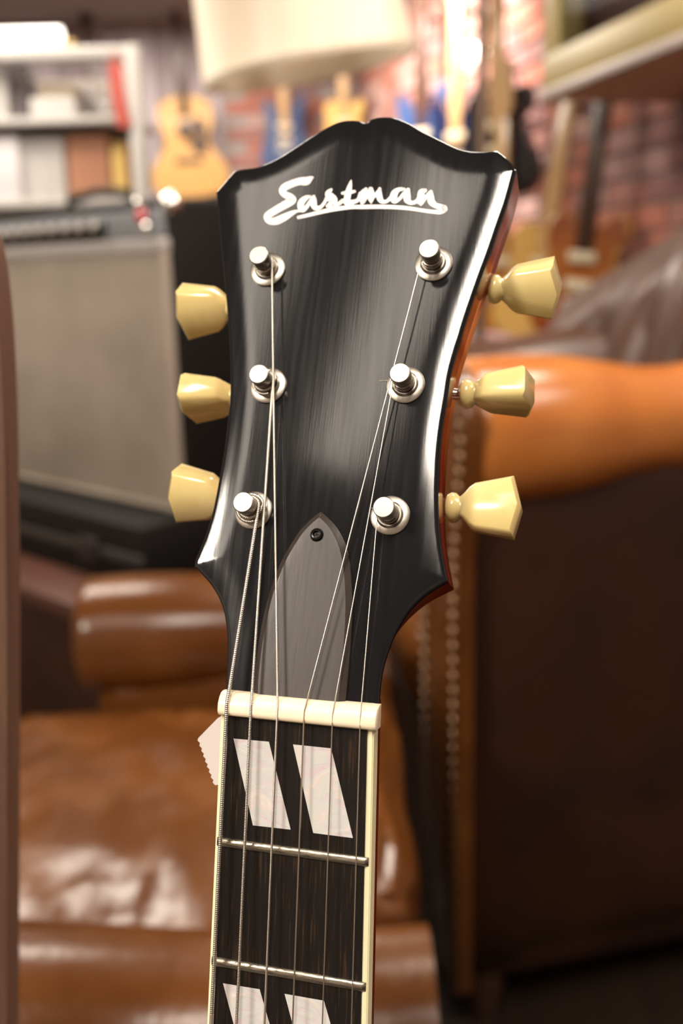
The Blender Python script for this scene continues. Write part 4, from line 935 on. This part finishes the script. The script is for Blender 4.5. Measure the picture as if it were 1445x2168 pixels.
def hanger(g, y1, label, wall_dir, dist, thick=0.045):
    """hook under the headstock, fixed to the wall"""
    M = g.matrix_world if g.matrix_world.translation.length else g.matrix_basis
    M = g.matrix_basis
    h = thing('wall_hanger', label, 'hanger', Matrix.Identity(4))
    for s in (-1, 1):
        bm = bmesh.new(); a = M @ Vector((s*0.030, y1-0.008, thick+0.028)); b = M @ Vector((s*0.034, y1-0.012, -0.03)); tube(bm, [a, b, M @ Vector((0, y1-0.012, -0.045))], 0.006, 8); mesh_obj('prong', bm, pole_mat, h)
    c = M @ Vector((0, y1-0.012, -0.045)); e = c+Vector(wall_dir)*dist
    bm = bmesh.new(); tube(bm, [c, e], 0.008, 8); mesh_obj('bracket', bm, pole_mat, h)
    return h
yb_ = BACK-0.12
g, y1 = hung_guitar('acoustic_guitar', 'natural spruce acoustic guitar with dark pickguard on the purple-grey boards', gmat(410, 415, yb_-0.06, (0.05, -1), 2.0), SH_ACO, spruce, dark_wood, dark_wood, dark_wood, 0.10, True, scale=1.12, nlen=0.40)
hanger(g, y1, 'dark wall hook holding the spruce acoustic guitar', (0, 1, 0), 0.115, 0.10)
g, y1 = hung_guitar('acoustic_guitar', 'dark-necked acoustic guitar half hidden behind the white rack', gmat(218, 400, yb_-0.06, (0, -1), 0), SH_ACO, amber_paint, dark_wood, dark_wood, dark_wood, 0.10, True, nlen=0.36)
hanger(g, y1, 'dark wall hook above the white rack', (0, 1, 0), 0.115, 0.10)
g, y1 = hung_guitar('electric_guitar', 'matte blue double-cutaway electric guitar on the back brick wall', gmat(606, 352, BACK-0.14, (0, -1), 0), SH_DBL, blue_paint, blue_paint, maple, maple, 0.045, pick=cream_plastic, scale=0.9)
hanger(g, y1, 'wall hook holding the matte blue guitar', (0, 1, 0), 0.055)
g, y1 = hung_guitar('electric_guitar', 'yellow single-cutaway electric guitar beside the matte blue one', gmat(735, 345, BACK-0.42, (-0.3, -1), 0), SH_SGL, butter, butter, maple, maple, 0.045, scale=0.9)
hanger(g, y1, 'wall hook holding the yellow single-cutaway guitar', (0, 1, 0), 0.33)
def on_wall(px, py, off, yawmix, lean):
    """stand-off from the right wall by off metres, facing between the wall normal and the room"""
    d = ray_dir(px, py); o = Vector((0, 0, EYE)); s = (WP+WN*off-o).dot(WN)/d.dot(WN); p = o+d*s
    z = (WN*(1-yawmix)+Vector((0, -1, 0))*yawmix).normalized(); y = Vector((0, 0, 1)); x = y.cross(z)
    M = Matrix(((x.x, y.x, z.x, p.x), (x.y, y.y, z.y, p.y), (0, 1, 0, p.z), (0, 0, 0, 1)))
    return M @ Matrix.Rotation(math.radians(lean), 4, 'Z')
for px, py, off, ym, lean, shp, tm, nm, bdm, lab, hl in (
    (905, 400, 0.13, 0.5, 0, SH_DBL, blue_paint, dark_wood, dark_wood, 'glossy blue electric guitar with dark neck on the bright bricks', 'wall hook of the glossy blue guitar'),
    (978, 418, 0.13, 0.5, 0, SH_DBL, navy_paint, maple, maple, 'navy electric guitar with pale maple neck near the lamp pole', 'wall hook of the navy guitar'),
    (1062, 410, 0.14, 0.5, 0, SH_SGL, black_paint, maple, maple, 'black single-cutaway electric guitar beyond the lamp pole', 'wall hook of the black guitar'),
    (1072, 690, 0.14, 0.5, 0, SH_SGL, amber_paint, maple, maple, 'amber single-cutaway electric guitar between the lamp pole and the butterscotch one', 'wall hook of the amber guitar'),
    (1140, 705, 0.16, 0.55, -8, SH_SGL, butter, maple, maple, 'butterscotch electric guitar on the lower row under the khaki cabinet', 'lower wall hook of the butterscotch guitar'),
    (1224, 705, 0.16, 0.55, -6, SH_SGL, sunburst, dark_wood, dark_wood, 'red-brown sunburst electric guitar on the lower row above the armchair back', 'lower wall hook of the sunburst guitar')):
    g, y1 = hung_guitar('electric_guitar', lab, on_wall(px, py, off, ym, lean), shp, tm, tm if tm != sunburst else butter, nm, bdm, 0.045, scale=0.95)
    hanger(g, y1, hl, -WN, off-0.045 if off > 0.06 else 0.02)
# wall sconce that whitens the bricks
sc0 = wall_at(1060, 112)
scn = thing('wall_sconce', 'small glowing globe lamp on the bright brick wall', 'lamp', frame((sc0.x, sc0.y, sc0.z), WD, (0, 0, 1)))
zs_ = 1 if scn.matrix_basis.col[2].to_3d().dot(WN) > 0 else -1
bm = bmesh.new(); lathe(bm, [(0, 0.004), (0.045, 0.004), (0.042, 0.022), (0.015, 0.03), (0.015, 0.06), (0, 0.06)], 20, Matrix.Scale(zs_, 4, Vector((0, 0, 1)))); mesh_obj('mount', bm, pole_mat, scn)
bm = bmesh.new(); bmesh.ops.create_uvsphere(bm, u_segments=20, v_segments=12, radius=0.032, matrix=Matrix.Translation((0, 0, zs_*0.088))); mesh_obj('globe', bm, bulb_em, scn)
